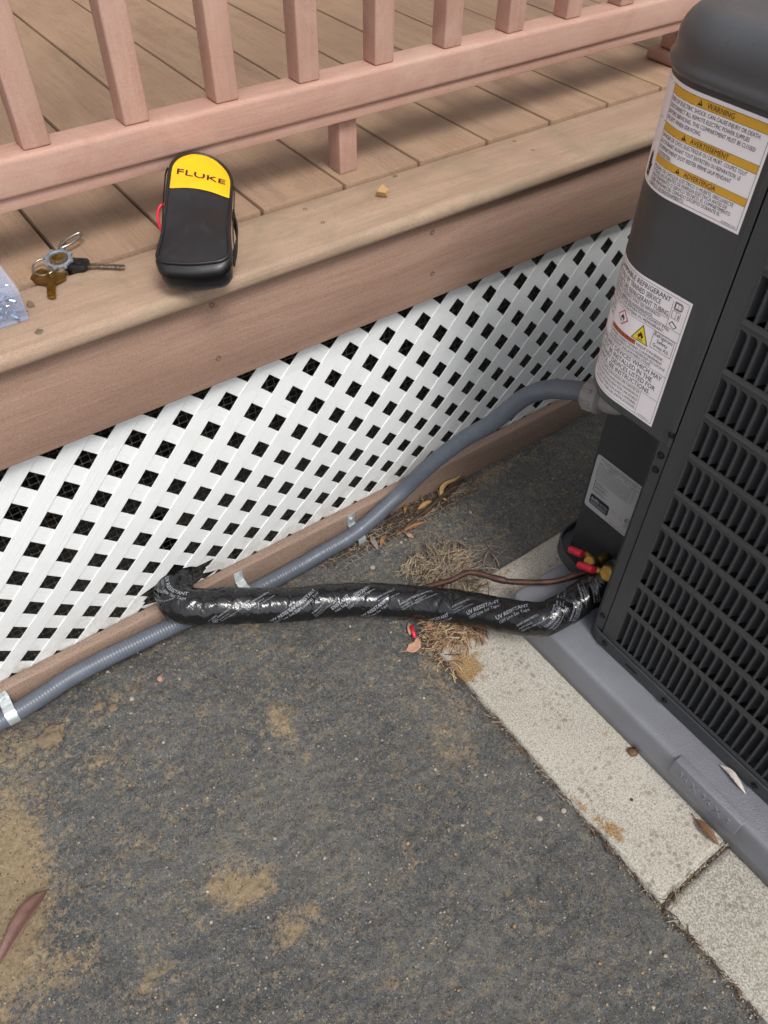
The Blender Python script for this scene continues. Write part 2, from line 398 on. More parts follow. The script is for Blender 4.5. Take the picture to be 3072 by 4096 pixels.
# -- concrete path -----------------------------------------------------------
path = struct(empty('concrete_path', (-.113,-.826,0)))
def slab(y0, y1, ztop, mat, seed, x1=1.4, chip=True):
    mb = MB(); nxs = 90; nys = max(20, int((y1-y0)/.006)); V = []
    xs = [-.113 + (x1+.113)*(i/nxs)**1.8 for i in range(nxs+1)]
    for j in range(nys+1):
        y = y0+(y1-y0)*j/nys
        for i, x in enumerate(xs):
            e = min((x+.113), (y-y0), (y1-y)); z = ztop + .0012*fbm(x*9, y*9, seed, 3)
            rd = .007
            if e < rd: z -= rd - math.sqrt(max(0, rd*rd-(rd-e)**2))
            xx, yy = x, y
            if i == 0: xx += .006*fbm(seed, y*22, 1, 3) - .001
            if chip and y > y1-.09 and x < .0:            # broken, crumbled far corner
                t = max(0, 1-(x+.113)/.07)*max(0, 1-(y1-y)/.085); z -= .026*min(1, t*2.0+.3*t*fbm(x*40,y*40,2))
            if j in (0, nys): yy += .004*fbm(x*20, seed, 4, 3)
            V.append((xx, yy, z))
    n = nxs+1
    F = [(j*n+i, j*n+i+1, (j+1)*n+i+1, (j+1)*n+i) for j in range(nys) for i in range(nxs)]
    mb.add(V, F)
    rim = [j*n for j in range(nys, -1, -1)] + list(range(1, n)) + [j*n+nxs for j in range(1, nys+1)] + [nys*n+i for i in range(nxs-1, 0, -1)]
    W = [(V[k][0], V[k][1], -.06) for k in rim]; b = len(mb.v); mb.v += W; m_ = len(rim)
    mb.f += [(rim[k], rim[(k+1)%m_], b+(k+1)%m_, b+k) for k in range(m_)]
    o = adopt(obj('slab', mb, mat, None, True), path)
    a_ = o.data.attributes.new('dust', 'FLOAT', 'POINT'); SD = ((-.098,-.372,.032,.028,1.5),(-.085,-.30,.05,.03,.5),(-.098,-.716,.014,.020,1.1),(-.108,-.66,.008,.03,.7),(-.06,-.55,.008,.006,.6),(.005,-.60,.006,.006,.8),(.014,-.79,.006,.02,.8),(.02,-.255,.2,.012,.7))
    a_.data.foreach_set('value', [sum(w_*math.exp(-(((v.co.x-cx)/rx)**2+((v.co.y-cy)/ry)**2)*.9) for cx, cy, rx, ry, w_ in SD) for v in o.data.vertices])
    return o
slab(-.8258, -.240, .0125, CONC, 3.3)
slab(-2.2, -.8290, .006, CONC2, 8.1, chip=False)

# ================================================================== DECK
DZ = .645
deck = thing('timber_deck', 'raised deck of tan brown composite boards with weathered border and brown fascia', 'deck', (0,0,0))
def boxobj(name, b, mat, parent, bevel=.003, seg=2):
    cx, cy, cz = (b[0]+b[1])/2, (b[2]+b[3])/2, (b[4]+b[5])/2
    mb = MB(); mb.box(*b); return adopt_any(obj(name, mb, mat, None, False, bevel, seg, 40), parent)
X0, X1 = -1.72, 3.1
for k in range(-9, 21):
    a = (k-3)*.1435 + .0022; b = a + .1391
    if a > X1-.12: break
    dzk = random.uniform(-.0006, .0006)
    boxobj('plank', (a, b, .1195+random.uniform(-.001,.001), 3.35, DZ-.025+dzk, DZ+dzk), TAN, deck, .0035, 2)
boxobj('border_board', (X0, X1, -.020, .1145, DZ-.0255, DZ-.0015), BORDER, deck, .010, 4)
boxobj('fascia_board', (X0, X1, 0, .018, .475, DZ-.0262), FASCIA, deck, .003, 2)
for k, y in enumerate((.35, .80, 1.3, 1.9, 2.5, 3.2)): boxobj('joist', (X0+.02, X1-.02, y, y+.04, .50, DZ-.027), DARKW, deck, 0)
boxobj('end_light_blocker', (X0, X0+.018, .03, 3.35, 0, DZ-.028), DARKW, deck, 0); boxobj('end_light_blocker', (X1-.018, X1, .03, 3.35, 0, DZ-.028), DARKW, deck, 0)  # unseen end boards, added to stop light getting in under the deck
boxobj('back_light_blocker', (X0, X1, 3.352, 3.37, 0, DZ-.028), DARKW, deck, 0)  # unseen rear board, added to keep the space behind the lattice dark
def screw_head(parent, p, axis, r=.0042, mat=None, name='screw'):
    mb = MB(); mb.lathe(p, axis, [(-.002, r), (.0002, r), (.0006, r*.8), (.0002, r*.55), (-.0008, r*.4), (-.001, r*.05)], 14)
    return adopt_any(obj(name, mb, mat or FASC_SCREW, None, False), parent)
FASC_SCREW = simple('brown_coated_screw', lin(124,98,82), lin(100,78,66), .6, 200)
for p in ((-.293,-.0005,.604),(-.297,-.0005,.519),(.080,-.0005,.595),(.085,-.0005,.523),(-.70,-.0005,.60),(-.70,-.0005,.52)): screw_head(deck, p, (0,-1,0))
for p in ((.324,.094,DZ-.0014),(.325,.050,DZ-.0014),(-.09,.088,DZ-.0014),(-.09,.04,DZ-.0014)): screw_head(deck, p, (0,0,1), .0034)

kick = tag(boxobj('kickboard', (X0, X1, -.003, .018, -.02, .066), KICK, empty('tmp'), .005, 3), 'brown composite board on edge along the foot of the white lattice', 'board')
_t = kick.parent; kick.parent = None; bpy.data.objects.remove(_t)

# the house the deck is built against
house = thing('house', 'tan stucco house wall with overhanging eave standing behind the deck', 'house', (0,3.5,0))
STUC = simple('tan_stucco', lin(150,128,110), lin(132,112,96), .9, 60, bump=.5, dist=.003)
boxobj('house_wall', (-8, 9, 3.40, 3.60, 0, 3.4), STUC, house, 0); boxobj('eave', (-8.3, 9.3, 2.75, 3.9, 3.401, 3.55), DARKW, house, 0)
mb = MB(); mb.loft([[(-8.4,2.70,3.551),(-8.4,2.70,3.62),(-8.4,7.2,5.6),(-8.4,7.2,5.5)],[(9.4,2.70,3.551),(9.4,2.70,3.62),(9.4,7.2,5.6),(9.4,7.2,5.5)]]); adopt_any(obj('roof', mb, simple('brown_shingle_roof', lin(84,72,64), lin(62,54,50), .9, 30)), house)
# ------------------------------------------------------------------ lattice
HP = .0747; SW = .0272*math.sqrt(2)/2
def lat_y(z):
    t = max(0, min(1, (z-.06)/.37)); return .0205 - .0125*math.sin(PI*t)**1.0
lattice = thing('lattice_panel', 'white vinyl diagonal lattice panel skirting the deck, broken where the pipe enters', 'lattice', (0,.02,.05))
ZL, ZH = .045, .50
HC = (-.440,.078); HR = (.058,.040)
def slat(x0, sgn, yoff, mat):
    # edge lines x = x0 + sgn*(z-.4215) +- SW
    segs = []
    def cut(off):
        ins = [z for z in [ZL+(ZH-ZL)*i/400 for i in range(401)] if ((x0+off+sgn*(z-.4215)-HC[0])/HR[0])**2+((z-HC[1])/HR[1])**2 < 1]
        return (min(ins), max(ins)) if ins else None
    cl, cr = cut(-SW), cut(SW)
    if cl or cr:
        m = [c for c in (cl, cr) if c]
        if not cl: mid = (cr[0]+cr[1])/2; cl = (mid, mid)
        if not cr: mid = (cl[0]+cl[1])/2; cr = (mid, mid)
        j = lambda: random.uniform(-.006, .006)
        segs = [((ZL, ZL), (max(ZL+.002, cl[0]+j()), max(ZL+.002, cr[0]+j()))), ((cl[1]+j(), cr[1]+j()), (ZH, ZH))]
    else: segs = [((ZL, ZL), (ZH, ZH))]
    mb = MB()
    for (a, b) in segs:
        n = max(2, int((b[0]-a[0])/.025)); loops = []
        for i in range(n+1):
            zl = a[0]+(b[0]-a[0])*i/n; zr = a[1]+(b[1]-a[1])*i/n
            xl = x0-SW+sgn*(zl-.4215); xr = x0+SW+sgn*(zr-.4215)
            yl = lat_y(zl)+yoff; yr = lat_y(zr)+yoff; e = .0007
            # small rounded front arrises
            loops.append([(xl, yl+.0017, zl), (xl, yl+.0004, zl), (xl+e, yl, zl), (xr-e, yr, zr), (xr, yr+.0004, zr), (xr, yr+.0017, zr)])
        mb.loft(loops)
    return adopt(obj('slat', mb, mat, None, False), lattice)
H0 = -.2113 + HP/2
for k in range(-22, 26): slat(H0 + k*HP, 1, 0, LAT1)
for k in range(-22, 26): slat(H0 + k*HP, -1, .0018, LAT2)

# ------------------------------------------------------------------ wire mesh behind lattice
mb = MB(); rr = .00055
for i in range(int(2.6/.0127)):
    x = -1.3 + i*.0127 + random.uniform(-.0006,.0006); mb.box(x-rr, x+rr, .0415, .0415+2*rr, .0, .49)
for i in range(38):
    z = .006 + i*.0127 + random.uniform(-.0005,.0005); mb.box(-1.3, 1.3, .0404, .0404+2*rr, z-rr, z+rr)
tag(obj('wire_mesh', mb, GALV), 'galvanised square wire mesh screen standing behind the white lattice', 'wire mesh')

# ------------------------------------------------------------------ railing
rail = thing('deck_railing', 'pinkish brown composite railing with square balusters on the deck', 'railing', (0,.152,DZ))
boxobj('bottom_rail', (X0, .836, .128, .176, .7455, .792), RAIL, rail, .0065, 4)
boxobj('rail_fillet', (X0, .836, .1345, .168, .7290, .7453), RAIL, rail, .002, 2)
boxobj('support_block', (.0125, .0445, .1495, .1815, DZ, .7289), BALU, rail, .002, 2)
boxobj('top_rail', (X0, .836, .118, .186, 1.56, 1.60), RAIL, rail, .006, 3)
for k in range(-9, 10):
    x = -.437 + .1267*k
    boxobj('baluster', (x, x+.0335, .1370, .1700, .7921, 1.5598), BALU, rail, .003, 3)
ps = boxobj('post', (.836, .936, .105, .205, DZ, 1.66), POSTM, rail, .004, 2)
boxobj('base_trim', (.808, .964, .077, .243, DZ, DZ+.022), POSTM, ps, .007, 3)
boxobj('base_trim', (.822, .950, .091, .226, DZ+.0221, DZ+.047), POSTM, ps, .006, 3)

# ================================================================== CONDENSER PAD
def rrect(x0, x1, y0, y1, r, n=6):
    P = []
    for cx, cy, a0 in ((x1-r,y1-r,0),(x0+r,y1-r,90),(x0+r,y0+r,180),(x1-r,y0+r,270)):
        for k in range(n+1):
            a = math.radians(a0+90*k/n); P.append((cx+r*math.cos(a), cy+r*math.sin(a)))
    return P
pad = thing('equipment_pad', 'grey blue textured plastic pad under the air conditioner, marked 36 X 36 X 3', 'pad', (.48,-.78,.0))
mb = MB(); PX0, PX1, PY0, PY1 = .025, .939, -1.241, -.327
mb.loft([[(x,y,z) for x,y in rrect(PX0+d, PX1-d, PY0+d, PY1-d, .02)] for z, d in ((.012,0),(.030,.0012),(.056,.003),(.068,.0040),(.0728,.0052),(.0755,.0078),(.0767,.0115),(.0770,.017))])
adopt(obj('pad_body', mb, PADM, None, True), pad)
mb = MB(); q0, q1 = -.826, -.706
mb.add([(PX0-.0030,q0,.046),(PX0-.0030,q1,.046),(PX0+.014,q1,.046),(PX0+.014,q0,.046),(PX0-.0005,q0,.0805),(PX0-.0005,q1,.0805),(PX0+.014,q1,.0805),(PX0+.014,q0,.0805)],
       [(0,3,2,1),(4,5,6,7),(0,1,5,4),(1,2,6,5),(2,3,7,6),(3,0,4,7)])
tg = adopt(obj('size_tag', mb, PADM, None, False, .0016, 3, 40), pad)
vs_, fs_, w_ = text_data('36 X 36 X 3', 1, .012); mb = MB(); sx_ = .092/w_; sy_ = .0150/.7
def tagpt(u, v, d): return (PX0-.0030+.0025*((v+.0085)/.0345)-d, -.766+.046-u, .046+.0085+v)
edges = {}
for f in fs_:
    for a_, b_ in zip(f, f[1:]+f[:1]): edges[(a_, b_)] = edges.get((a_, b_), 0)+1
n_ = len(vs_); mb.v = [tagpt(x*sx_, y*sy_, .0010) for x, y in vs_]+[tagpt(x*sx_, y*sy_, -.001) for x, y in vs_]
mb.f = [tuple(f) for f in fs_]+[(a_, b_, n_+b_, n_+a_) for (a_, b_) in edges if (b_, a_) not in edges]
adopt_any(obj('embossed_lettering', mb, PADM), tg)

# ================================================================== AIR CONDITIONER
AX = .085; YM = -.311; CR = .08; YC = YM - CR; YF = -.4905
ac = thing('air_conditioner', 'charcoal grey outdoor air conditioner condenser with louvered side and warning labels', 'air conditioner', (.45,-.68,.077))
def A(o): return adopt_any(o, ac)
def rounded_poly(P, n=6):                        # P: (x, y, r)
    o = []
    for i, (x, y, r) in enumerate(P):
        p = Vector((x,y)); a = (Vector(P[i-1][:2])-p); b = (Vector(P[(i+1)%len(P)][:2])-p)
        if r <= 0: o.append((x,y)); continue
        a.normalize(); b.normalize(); p0 = p+a*r; p1 = p+b*r
        for k in range(n+1):
            t = k/n; q = p0*(1-t)**2 + p*2*t*(1-t) + p1*t*t; o.append((q.x, q.y))
    return o
def offset(P, d):
    o = []; n = len(P)
    for i in range(n):
        a = Vector(P[i-1]); b = Vector(P[(i+1)%n]); t = (b-a).normalized(); o.append((P[i][0]-t.y*d, P[i][1]+t.x*d))
    return o
panP = rounded_poly([(.081,-1.062,.05),(.081,-.466,.03),(.140,-.450,.03),(.160,-.286,.06),(.842,-.286,.06),(.842,-1.062,.05)])
ar = sum(panP[i-1][0]*panP[i][1]-panP[i][0]*panP[i-1][1] for i in range(len(panP)))
if ar < 0: panP = panP[::-1]
inn = offset(panP, .0035)
mb = MB(); mb.loft([[(x,y,z) for x,y in P] for P, z in ((inn,.0772),(panP,.0790),(panP,.1045),(offset(panP,.001),.1052),(inn,.1045),(inn,.086))])
A(obj('base_pan', mb, PAN, None, False, 0, 2, 35))
# inner coil and cabinet core
mb = MB(); mb.box(.118, .80, -1.045, -.505, .0875, .905); A(obj('coil', mb, COIL))
mb = MB(); mb.box(.1905, .82, -.5045, -.317, .0875, .905); A(obj('cabinet_core', mb, ACD))
# valve plate with rating label
mb = MB(); mb.box(.1875, .190, -.468, -.3175, .088, .5195); plate = A(obj('valve_plate', mb, ACD, None, False, .0008, 1))
mb = MB(); mb.box(.0905, .1875, -.4725, -.4685, .088, .5195); A(obj('partition_panel', mb, ACD))
mb = MB(); mb.box(.0865, .110, -.4900, -.4727, .1046, .5195); A(obj('corner_post', mb, ACM, None, False, .002, 2))
mb = MB(); mb.cyl((.1868,-.447,.215), (.1880,-.447,.215), .006, 16); A(obj('knockout', mb, COIL))
def platefn(u, v, l): return (.1874-.00025*l, -.322-u, .205+v)
lab = Ink(platefn)
sticker = MB(); Pq = rrect(0, .103, 0, .118, .006)
sticker.add([platefn(u,v,.5) for u,v in Pq], [tuple(range(len(Pq)))])
me = bpy.data.meshes.new('rating_label'); me.from_pydata(sticker.v, [], sticker.f); rl = link('rating_label', me, PLATE); adopt_any(rl, plate)
lab.text('DAIKIN COMFORT TECHNOLOGIES MANUFACTURING, INC.', .0515, .1115, .0022, .086, 'C', bold=.01)
lab.text('19001 KERMIER RD, WALLER, TX 77484', .0515, .1072, .0022, .066, 'C', bold=.01)
lab.text('MODEL', .008, .1025, .0019, bold=.01); lab.text('DLX4MBA3610A', .026, .1025, .0019, bold=.015); lab.text('SERIAL NO. 2507020076', .060, .1025, .0019, .034, bold=.01)
lab.text('A.C. VOLTS 208/230', .008, .0990, .0019, .03); lab.text('PHASE 1', .048, .0990, .0019); lab.text('HERTZ 60', .075, .0990, .0019)
lab.frame(.007, .097, .071, .0965, .0004)
for v in (.0915, .0865, .0815, .0765): lab.line(.007, v, .097, v, .0003)
for u in (.038, .044, .074, .083): lab.line(u, .071, u, .0965, .0003)
for j, (a, b, c) in enumerate((('MINIMUM CIRCUIT AMPACITY','35.2','MAXIMUM ALLOWABLE PRESSURE'),('MAX OVERCURRENT DEVICE','45','FACTORY CHARGE'),('COMPRESSOR','26.4','REFRIGERANT'),('FAN MOTOR','2.8','SHORT CIRCUIT RATING'),('HEATER','1.2','OUTDOOR USE'))):
    v = .0935-.005*j; lab.text(a, .0082, v, .0013, .028); lab.text(b, .039, v, .0014); lab.text(c, .0455, v, .0013, .027); lab.text(('R-32','450','250','5.1','60')[j], .0755, v, .0014); lab.text(('PSIG','OZ','KPA','KG','FT')[j], .0845, v, .0014)
lab.text('TIME DELAY FUSE OR HACR TYPE CIRCUIT BREAKER REQUIRED', .008, .0672, .0014, .07)
for j, t in enumerate(('WARNING', 'ADVERTISSEMENT', 'ADVERTENCIA')):
    v = .0625-.0085*j; lab.poly([(.008,v-.001),(.0115,v-.001),(.00975,v+.003)], INKB); lab.text(t, .0135, v-.001, .0019, bold=.012)
    lab.rect(.0085, .040, v-.0032, v-.0026, INKB, 1, 3); lab.rect(.0085, .036, v-.0046, v-.0041, INKB, 1, 3)
Pq = rrect(.008, .050, .011, .034, .004); lab.poly(Pq, INKB, 1)
lab.text('AHRI', .0105, .0225, .0062, .017, mat=PLATE, bold=.03, lift=4); lab.text('CERTIFIED', .0290, .0235, .0034, .0185, mat=PLATE, bold=.015, lift=4)
for j in range(4): lab.rect(.011, .0465, .0195-.002*j, .0201-.002*j, PLATE, 3, 3)
lab.text('R PATENT', .056, .031, .0016); lab.text('PAT.', .074, .031, .0016); lab.text('PART NO.', .056, .026, .0016); lab.text('0150M00', .072, .026, .0016)
lab.ring(.090, .0335, .0062, .0009, INKB); lab.text('ETL', .090, .0320, .0036, .0095, 'C', bold=.02); lab.text('Intertek', .090, .0238, .0016, .011, 'C'); lab.text('5001994', .090, .0195, .0019, .0115, 'C', bold=.01)
lab.text('INSTALL IN ACCORDANCE WITH NATIONAL CODE', .056, .005, .0013, .043)
lab.build('fine_print', rl)
# copper coloured sensor wire
mb = MB(); mb.tube(spline([(.150,-.4675,.53),(.152,-.4660,.48),(.158,-.4640,.45),(.160,-.4652,.42),(.163,-.4645,.39),(.166,-.4660,.36),(.168,-.467,.30)], 6), .0022, 8)
A(obj('sensor_wire', mb, simple('brown_wire', lin(122,62,44), lin(96,48,36), .5, 40), None, True))
# corner cover ---------------------------------------------------------------
def cover_pt(S, z, o=0.0):
    L1 = YC - YF
    if S <= L1: return (AX-o, YF+S, z)
    a = (S-L1)/CR
    if a <= PI/2: return (AX+CR-(CR+o)*math.cos(a), YC+(CR+o)*math.sin(a), z)
    return (AX+CR+(S-L1-CR*PI/2), YM+o, z)
SM = (YC-YF)+CR*PI/2+.45
Ss = [0, .0015, .004, .0075, .010, .0125] + [(YC-YF)*i/8 for i in range(2, 9)] + [(YC-YF)+CR*PI/2*i/14 for i in range(1, 15)] + [SM]
def so(S): return .0018*math.exp(-((S-.005)/.0032)**2)            # rolled vertical bead beside the seam
def dent(S, z): return .0022*fbm(S*34, z*34, 7.7, 2)*max(0, 1-abs(z-.752)/.045)*max(0, min(1, (S-.012)/.01)) if S < .12 else 0.0
zs = [.515, .5165, .52] + [.52+.0125*i for i in range(1, 17)] + [.733, .745, .757, .769, .782, .80, .86, .9165]
mb = MB(); n = len(Ss)
for z in zs: mb.v += [cover_pt(S, z, so(S)+dent(S, z)) for S in Ss]
mb.f += [(j*n+i, j*n+i+1, (j+1)*n+i+1, (j+1)*n+i) for j in range(len(zs)-1) for i in range(n-1)]
b = len(mb.v); mb.v += [cover_pt(S, .5150, -.013) for S in Ss]; mb.f += [(i, b+i, b+i+1, i+1) for i in range(n-1)]
cover = A(obj('corner_cover', mb, ACM, None, True))
mb = MB(); P = [cover_pt(S, 0, -.004)[:2] for S in Ss] + [(.60, -.4905)]; mb.prism(P, .5205, .5225); A(obj('cover_floor', mb, ACD))
# labels on the cover: u runs from the right edge leftwards as S
def cov_label(name, S0, S1, z0, z1, parent):
    mb = MB(); m_ = 40
    mb.v = [cover_pt(S0+(S1-S0)*i/m_, z, .00035) for z in (z0, z1) for i in range(m_+1)]
    mb.f = [(i, i+1, m_+2+i, m_+1+i) for i in range(m_)]
    me = bpy.data.meshes.new(name); me.from_pydata(mb.v, [], mb.f); return adopt_any(link(name, me, LABEL, None, True), parent)
def covfn(u, v, l): return cover_pt(-u, v, .0004+.00012*l)     # u negative to the left: u = -S
l1 = cov_label('warning_label', .012, .172, .800, .909, cover)
k = Ink(covfn); UR = -.0150; UL = -.1395
k.frame(UL, UR, .8035, .9050, .0004); k.line(-.1690, .8035, UL, .8035, .0004); k.line(-.1690, .9050, UL, .9050, .0004); k.line(-.1690, .868, UL, .868, .0004)
def band(v0, v1, txt, w_):
    kb = Ink(covfn); kb.rect(UL, UR, v0, v1, AMBER, 1, 24); mm = kb.mb[AMBER]; me_ = bpy.data.meshes.new('amber_band'); me_.from_pydata(mm.v, [], mm.f); adopt_any(link('amber_band', me_, AMBER), l1)
    h = (v1-v0)*.62; vb = v0+(v1-v0)*.19; cu = -.0765
    k.line(UL, v0, UR, v0, .0003); k.line(UL, v1, UR, v1, .0003)
    k.text(txt, cu-w_/2+.004, vb, h, w_, 'L')
    t = cu-w_/2-.0015; k.poly([(t-.0062,vb),(t,vb),(t-.0031,vb+h*1.05)], INKB, 2); k.rect(t-.0034, t-.0028, vb+h*.3, vb+h*.75, YELP, 4, 1)
def lines(v, rows):
    for t, w_ in rows: k.text(t, UL+.002, v, .0040, w_, 'L'); v -= .00605
band(.8965, .9050, 'WARNING', .032)
lines(.8905, (('RISK OF ELECTRIC SHOCK. CAN CAUSE INJURY OR DEATH:', .1140), ('DISCONNECT ALL REMOTE ELECTRIC POWER SUPPLIES', .104), ('BEFORE SERVICING. THIS COMPARTMENT MUST BE CLOSED', .113), ('EXCEPT WHEN SERVICING.', .051)))
band(.8605, .8685, 'AVERTISSEMENT', .047)
lines(.8550, (('DANGER DE CHOC ÉLECTRIQUE OU DE MORT. COUPEZ TOUT', .113), ('LE COURANT AVANT TOUT ENTRETIEN OU REPARATION. LE', .108), ('COMPARTIMENT DOIT RESTER FERME SAUF PENDANT', .099), ("L'ENTRETIEN.", .024)))
band(.8280, .8358, 'ADVERTENCIA', .040)
for j, (t, w_) in enumerate((('PELIGRO DE CHOQUE ELÉCTRICO O MUERTE. DESCONECTE', .110), ('TODAS LAS FUENTES DE ENERGÍA ELÉCTRICA ANTES DE', .104), ('MANTENIMIENTO O SERVICO TÉCNICO. EL COMPARTIMENTO', .110), ('DEBE PERMANECER CERRADO EXCEPTO DURANTE EL', .099), ('SERVICIO DE MANTENIMIENTO.', .054))):
    k.text(t, UL+.002, .8228-.0047*j, .0037, w_, 'L')
k.text('0140M00212-E', -.0175, .8046, .0017, .017, 'R')
# hand with spark pictogram
hand = [(-.158,.806),(-.149,.806),(-.148,.815),(-.1455,.820),(-.1465,.822),(-.149,.819),(-.1492,.830),(-.1506,.830),(-.151,.832),(-.1524,.832),(-.1528,.833),(-.1544,.833),(-.1548,.830),(-.1562,.830),(-.158,.818)]
k.poly(hand, INKB, 2); k.line(-.1565,.8175,-.1535,.8155,.0007,LABEL,5); k.line(-.1535,.8155,-.1545,.8135,.0007,LABEL,5); k.line(-.1545,.8135,-.1505,.8110,.0007,LABEL,5)
k.build('printed_band', l1)
l2 = cov_label('refrigerant_label', .0345, .190, .5265, .7075, cover)
k = Ink(covfn); UR = -.0375
k.frame(-.188, UR, .5300, .7040, .0004)
def tl(t, ur, v, h, w_, b=0.0): k.text(t, -ur, v, h, w_, 'R', bold=0)
tl('FLAMMABLE REFRIGERANT', .0625, .6950, .0066, .098, .004); tl('TO BE REPAIRED ONLY BY TRAINED SERVICE', .0745, .6862, .0066, .125, .004); tl('DO NOT PUNCTURE REFRIGERANT TUBING.', .0590, .6774, .0066, .125, .004)
k.line(-.0585,.700,-.0585,.6640,.0004); k.line(-.188,.6755,-.0585,.6755,.0004)
for r in range(3): k.frame(-.0555+.0006*r, -.0465+.0012*r, .6905+.0008*r, .7000-.0008*r, .00045)
k.line(-.0505,.6905,-.0505,.699,.0004); k.frame(-.0560,-.0450,.6790,.6885,.00045); k.line(-.0505,.679,-.0505,.6885,.0004); k.text('i', -.0475, .681, .0055, bold=.03)
k.poly([(-.0565,.6700),(-.0480,.6665),(-.0445,.6710),(-.0530,.6755)], INKB, 1); k.poly([(-.0550,.6703),(-.0482,.6675),(-.0460,.6708),(-.0528,.6740)], LABEL, 3); k.line(-.054,.669,-.047,.6722,.0009)
for j, (t, ur, w_) in enumerate((('GAS INFLAMABLE UTILIZADO. PARA SER REPARADO', .0700, .105), ('NO PERFORE LA TUBERÍA DE REFRIGERANTE.', .0795, .095), ('INFLAMMABLE UTILISÉ. LES RÉPARATIONS DOIVENT ÊTRE', .0530, .125), ('NE PAS PERCER LA TUYAUTERIE DU RÉFRIGÉRANT.', .0590, .112))):
    tl(t, ur, .6712-.0052*j, .0036, w_)
k.line(-.188,.6655,UR,.6655,.0004); k.line(-.188,.6530,UR,.6530,.0004)
for j, t in enumerate(('DISPOSE', 'WITH', 'REGULATIONS.')): tl(t, .1450, .6455-.0075*j, .0050, (.026,.016,.034)[j], .006)
k.line(-.1425,.6530,-.1425,.6140,.0004)
def flame(u, v, h, mat):
    k.poly([(u+x*h, v+y*h) for x, y in ((-.25,0),(-.42,.3),(-.34,.62),(-.26,.45),(-.2,.75),(-.06,1.0),(-.04,.7),(.1,.9),(.14,.6),(.26,.78),(.26,.5),(.4,.55),(.38,.25),(.22,0),(.12,.2),(0,.38),(-.1,.2))], mat, 3)
    k.line(u-.4*h, v-.12*h, u+.4*h, v-.12*h, h*.1, mat, 3)
dm = [(-.1215,.6318),(-.1110,.6425),(-.1215,.6532),(-.1320,.6425)]; k.poly(dm, REDP, 1); k.poly([(-.1215+(u+.1215)*.80, .6425+(v-.6425)*.80) for u, v in dm], LABEL, 2); flame(-.1215, .6392, .0085, INKB)
tr = [(-.1010,.6270),(-.0745,.6270),(-.0878,.6510)]; k.poly(tr, INKB, 1); k.poly([(-.0878+(u+.0878)*.86, .6348+(v-.6348)*.86) for u, v in tr], YELP, 2); flame(-.0878, .6315, .0100, INKB)
k.frame(-.0715,-.0405,.6295,.6520,.0005)
for j, t in enumerate(('Refrigerant', 'Safety', 'Group A2L')): k.text(t, -.056, .6465-.0070*j, .0047, (.0275,.0165,.0245)[j], 'C')
k.rect(-.1400, -.0925, .6196, .6256, ORNG, 1, 10); k.text('AVERTISSEMENT!', -.1385, .6207, .0038, .0450); k.text("RISQUE D'INCENDIE -", -.0905, .6207, .0036, .044)
for j, (t, w_) in enumerate((('ÉLIMINER CORRECTEMENT CONFORMÉMENT', .092), ('À LA RÉGLEMENTATION FÉDÉRALE OU LOCALE', .098), ('RÉFRIGÉRANT INFLAMMABLE UTILISÉ.', .078))): k.text(t, -.1400, .6148-.0050*j, .0036, w_)
k.line(-.188,.6030,UR,.6030,.0004)
for j, (t, ur, w_) in enumerate((('AUXILIARY DEVICES WHICH MAY', .0420, .122), ('SHALL NOT BE INSTALLED IN THE', .0545, .122), ('AUXILIARY DEVICES LISTED FOR', .0465, .118), ('APPLIANCE. SEE INSTRUCTIONS.', .0525, .118))): tl(t, ur, .5945-.0088*j, .0066, w_, .004)
k.line(-.188,.5655,UR,.5655,.0004); k.line(-.0640,.5655,-.0640,.5300,.0004)
for j, (t, w_) in enumerate((('DISPOSITIVOS AUXILIARES QUE PUEDEN SER FUENTES DE', .105), ('IGNICIÓN. CON DISPOSITIVOS AUXILIARES ENUMERADOS', .108), ('LES APPAREILS AUXILIAIRES QUI PEUVENT ÊTRE UNE SOURCE', .110), ('POUR UNE UTILISATION AVEC L\'APPAREIL', .090), ('CERTAINES. VOIR LES INSTRUCTIONS.', .085))): k.text(t, -.0660, .5605-.0063*j, .0036, w_, 'R')
k.text('0140M00075-A', -.0505, .5318, .0018, .019, 'C')
k.build('printed_symbol', l2)
# lid ---------------------------------------------------------------------
mb = MB(); LX1, LY0 = .825, -1.062
prof = [(.9140,-.002),(.9155,.0035),(.9190,.0060),(.9235,.0062),(.9270,.0040),(.9310,.0026),(.9380,.0030),(.9460,.0026),(.9540,.0000),(.9600,-.0040),(.9650,-.0090),(.9685,-.0150),(.9700,-.0220),(.9702,-.034),(.9690,-.060),(.9680,-.12)]
mb.loft([[(x,y,z) for x,y in rrect(AX-d, LX1+d, LY0-d, YM+d, max(.03, CR+d), 14)] for z, d in prof])
lid = A(obj('top_lid', mb, ACLID, None, True))
mb = MB()
for j in range(9):
    r = .06+.028*j; mb.tube([(.455+r*math.cos(2*PI*i/48), -.686+r*math.sin(2*PI*i/48), .972) for i in range(49)], .0022, 6, False)
for j in range(8): a = PI*j/4; mb.tube([(.455+.05*math.cos(a), -.686+.05*math.sin(a), .974), (.455+.29*math.cos(a), -.686+.29*math.sin(a), .9665)], .0025, 6)
adopt_any(obj('fan_guard', mb, ACD, None, True), lid)
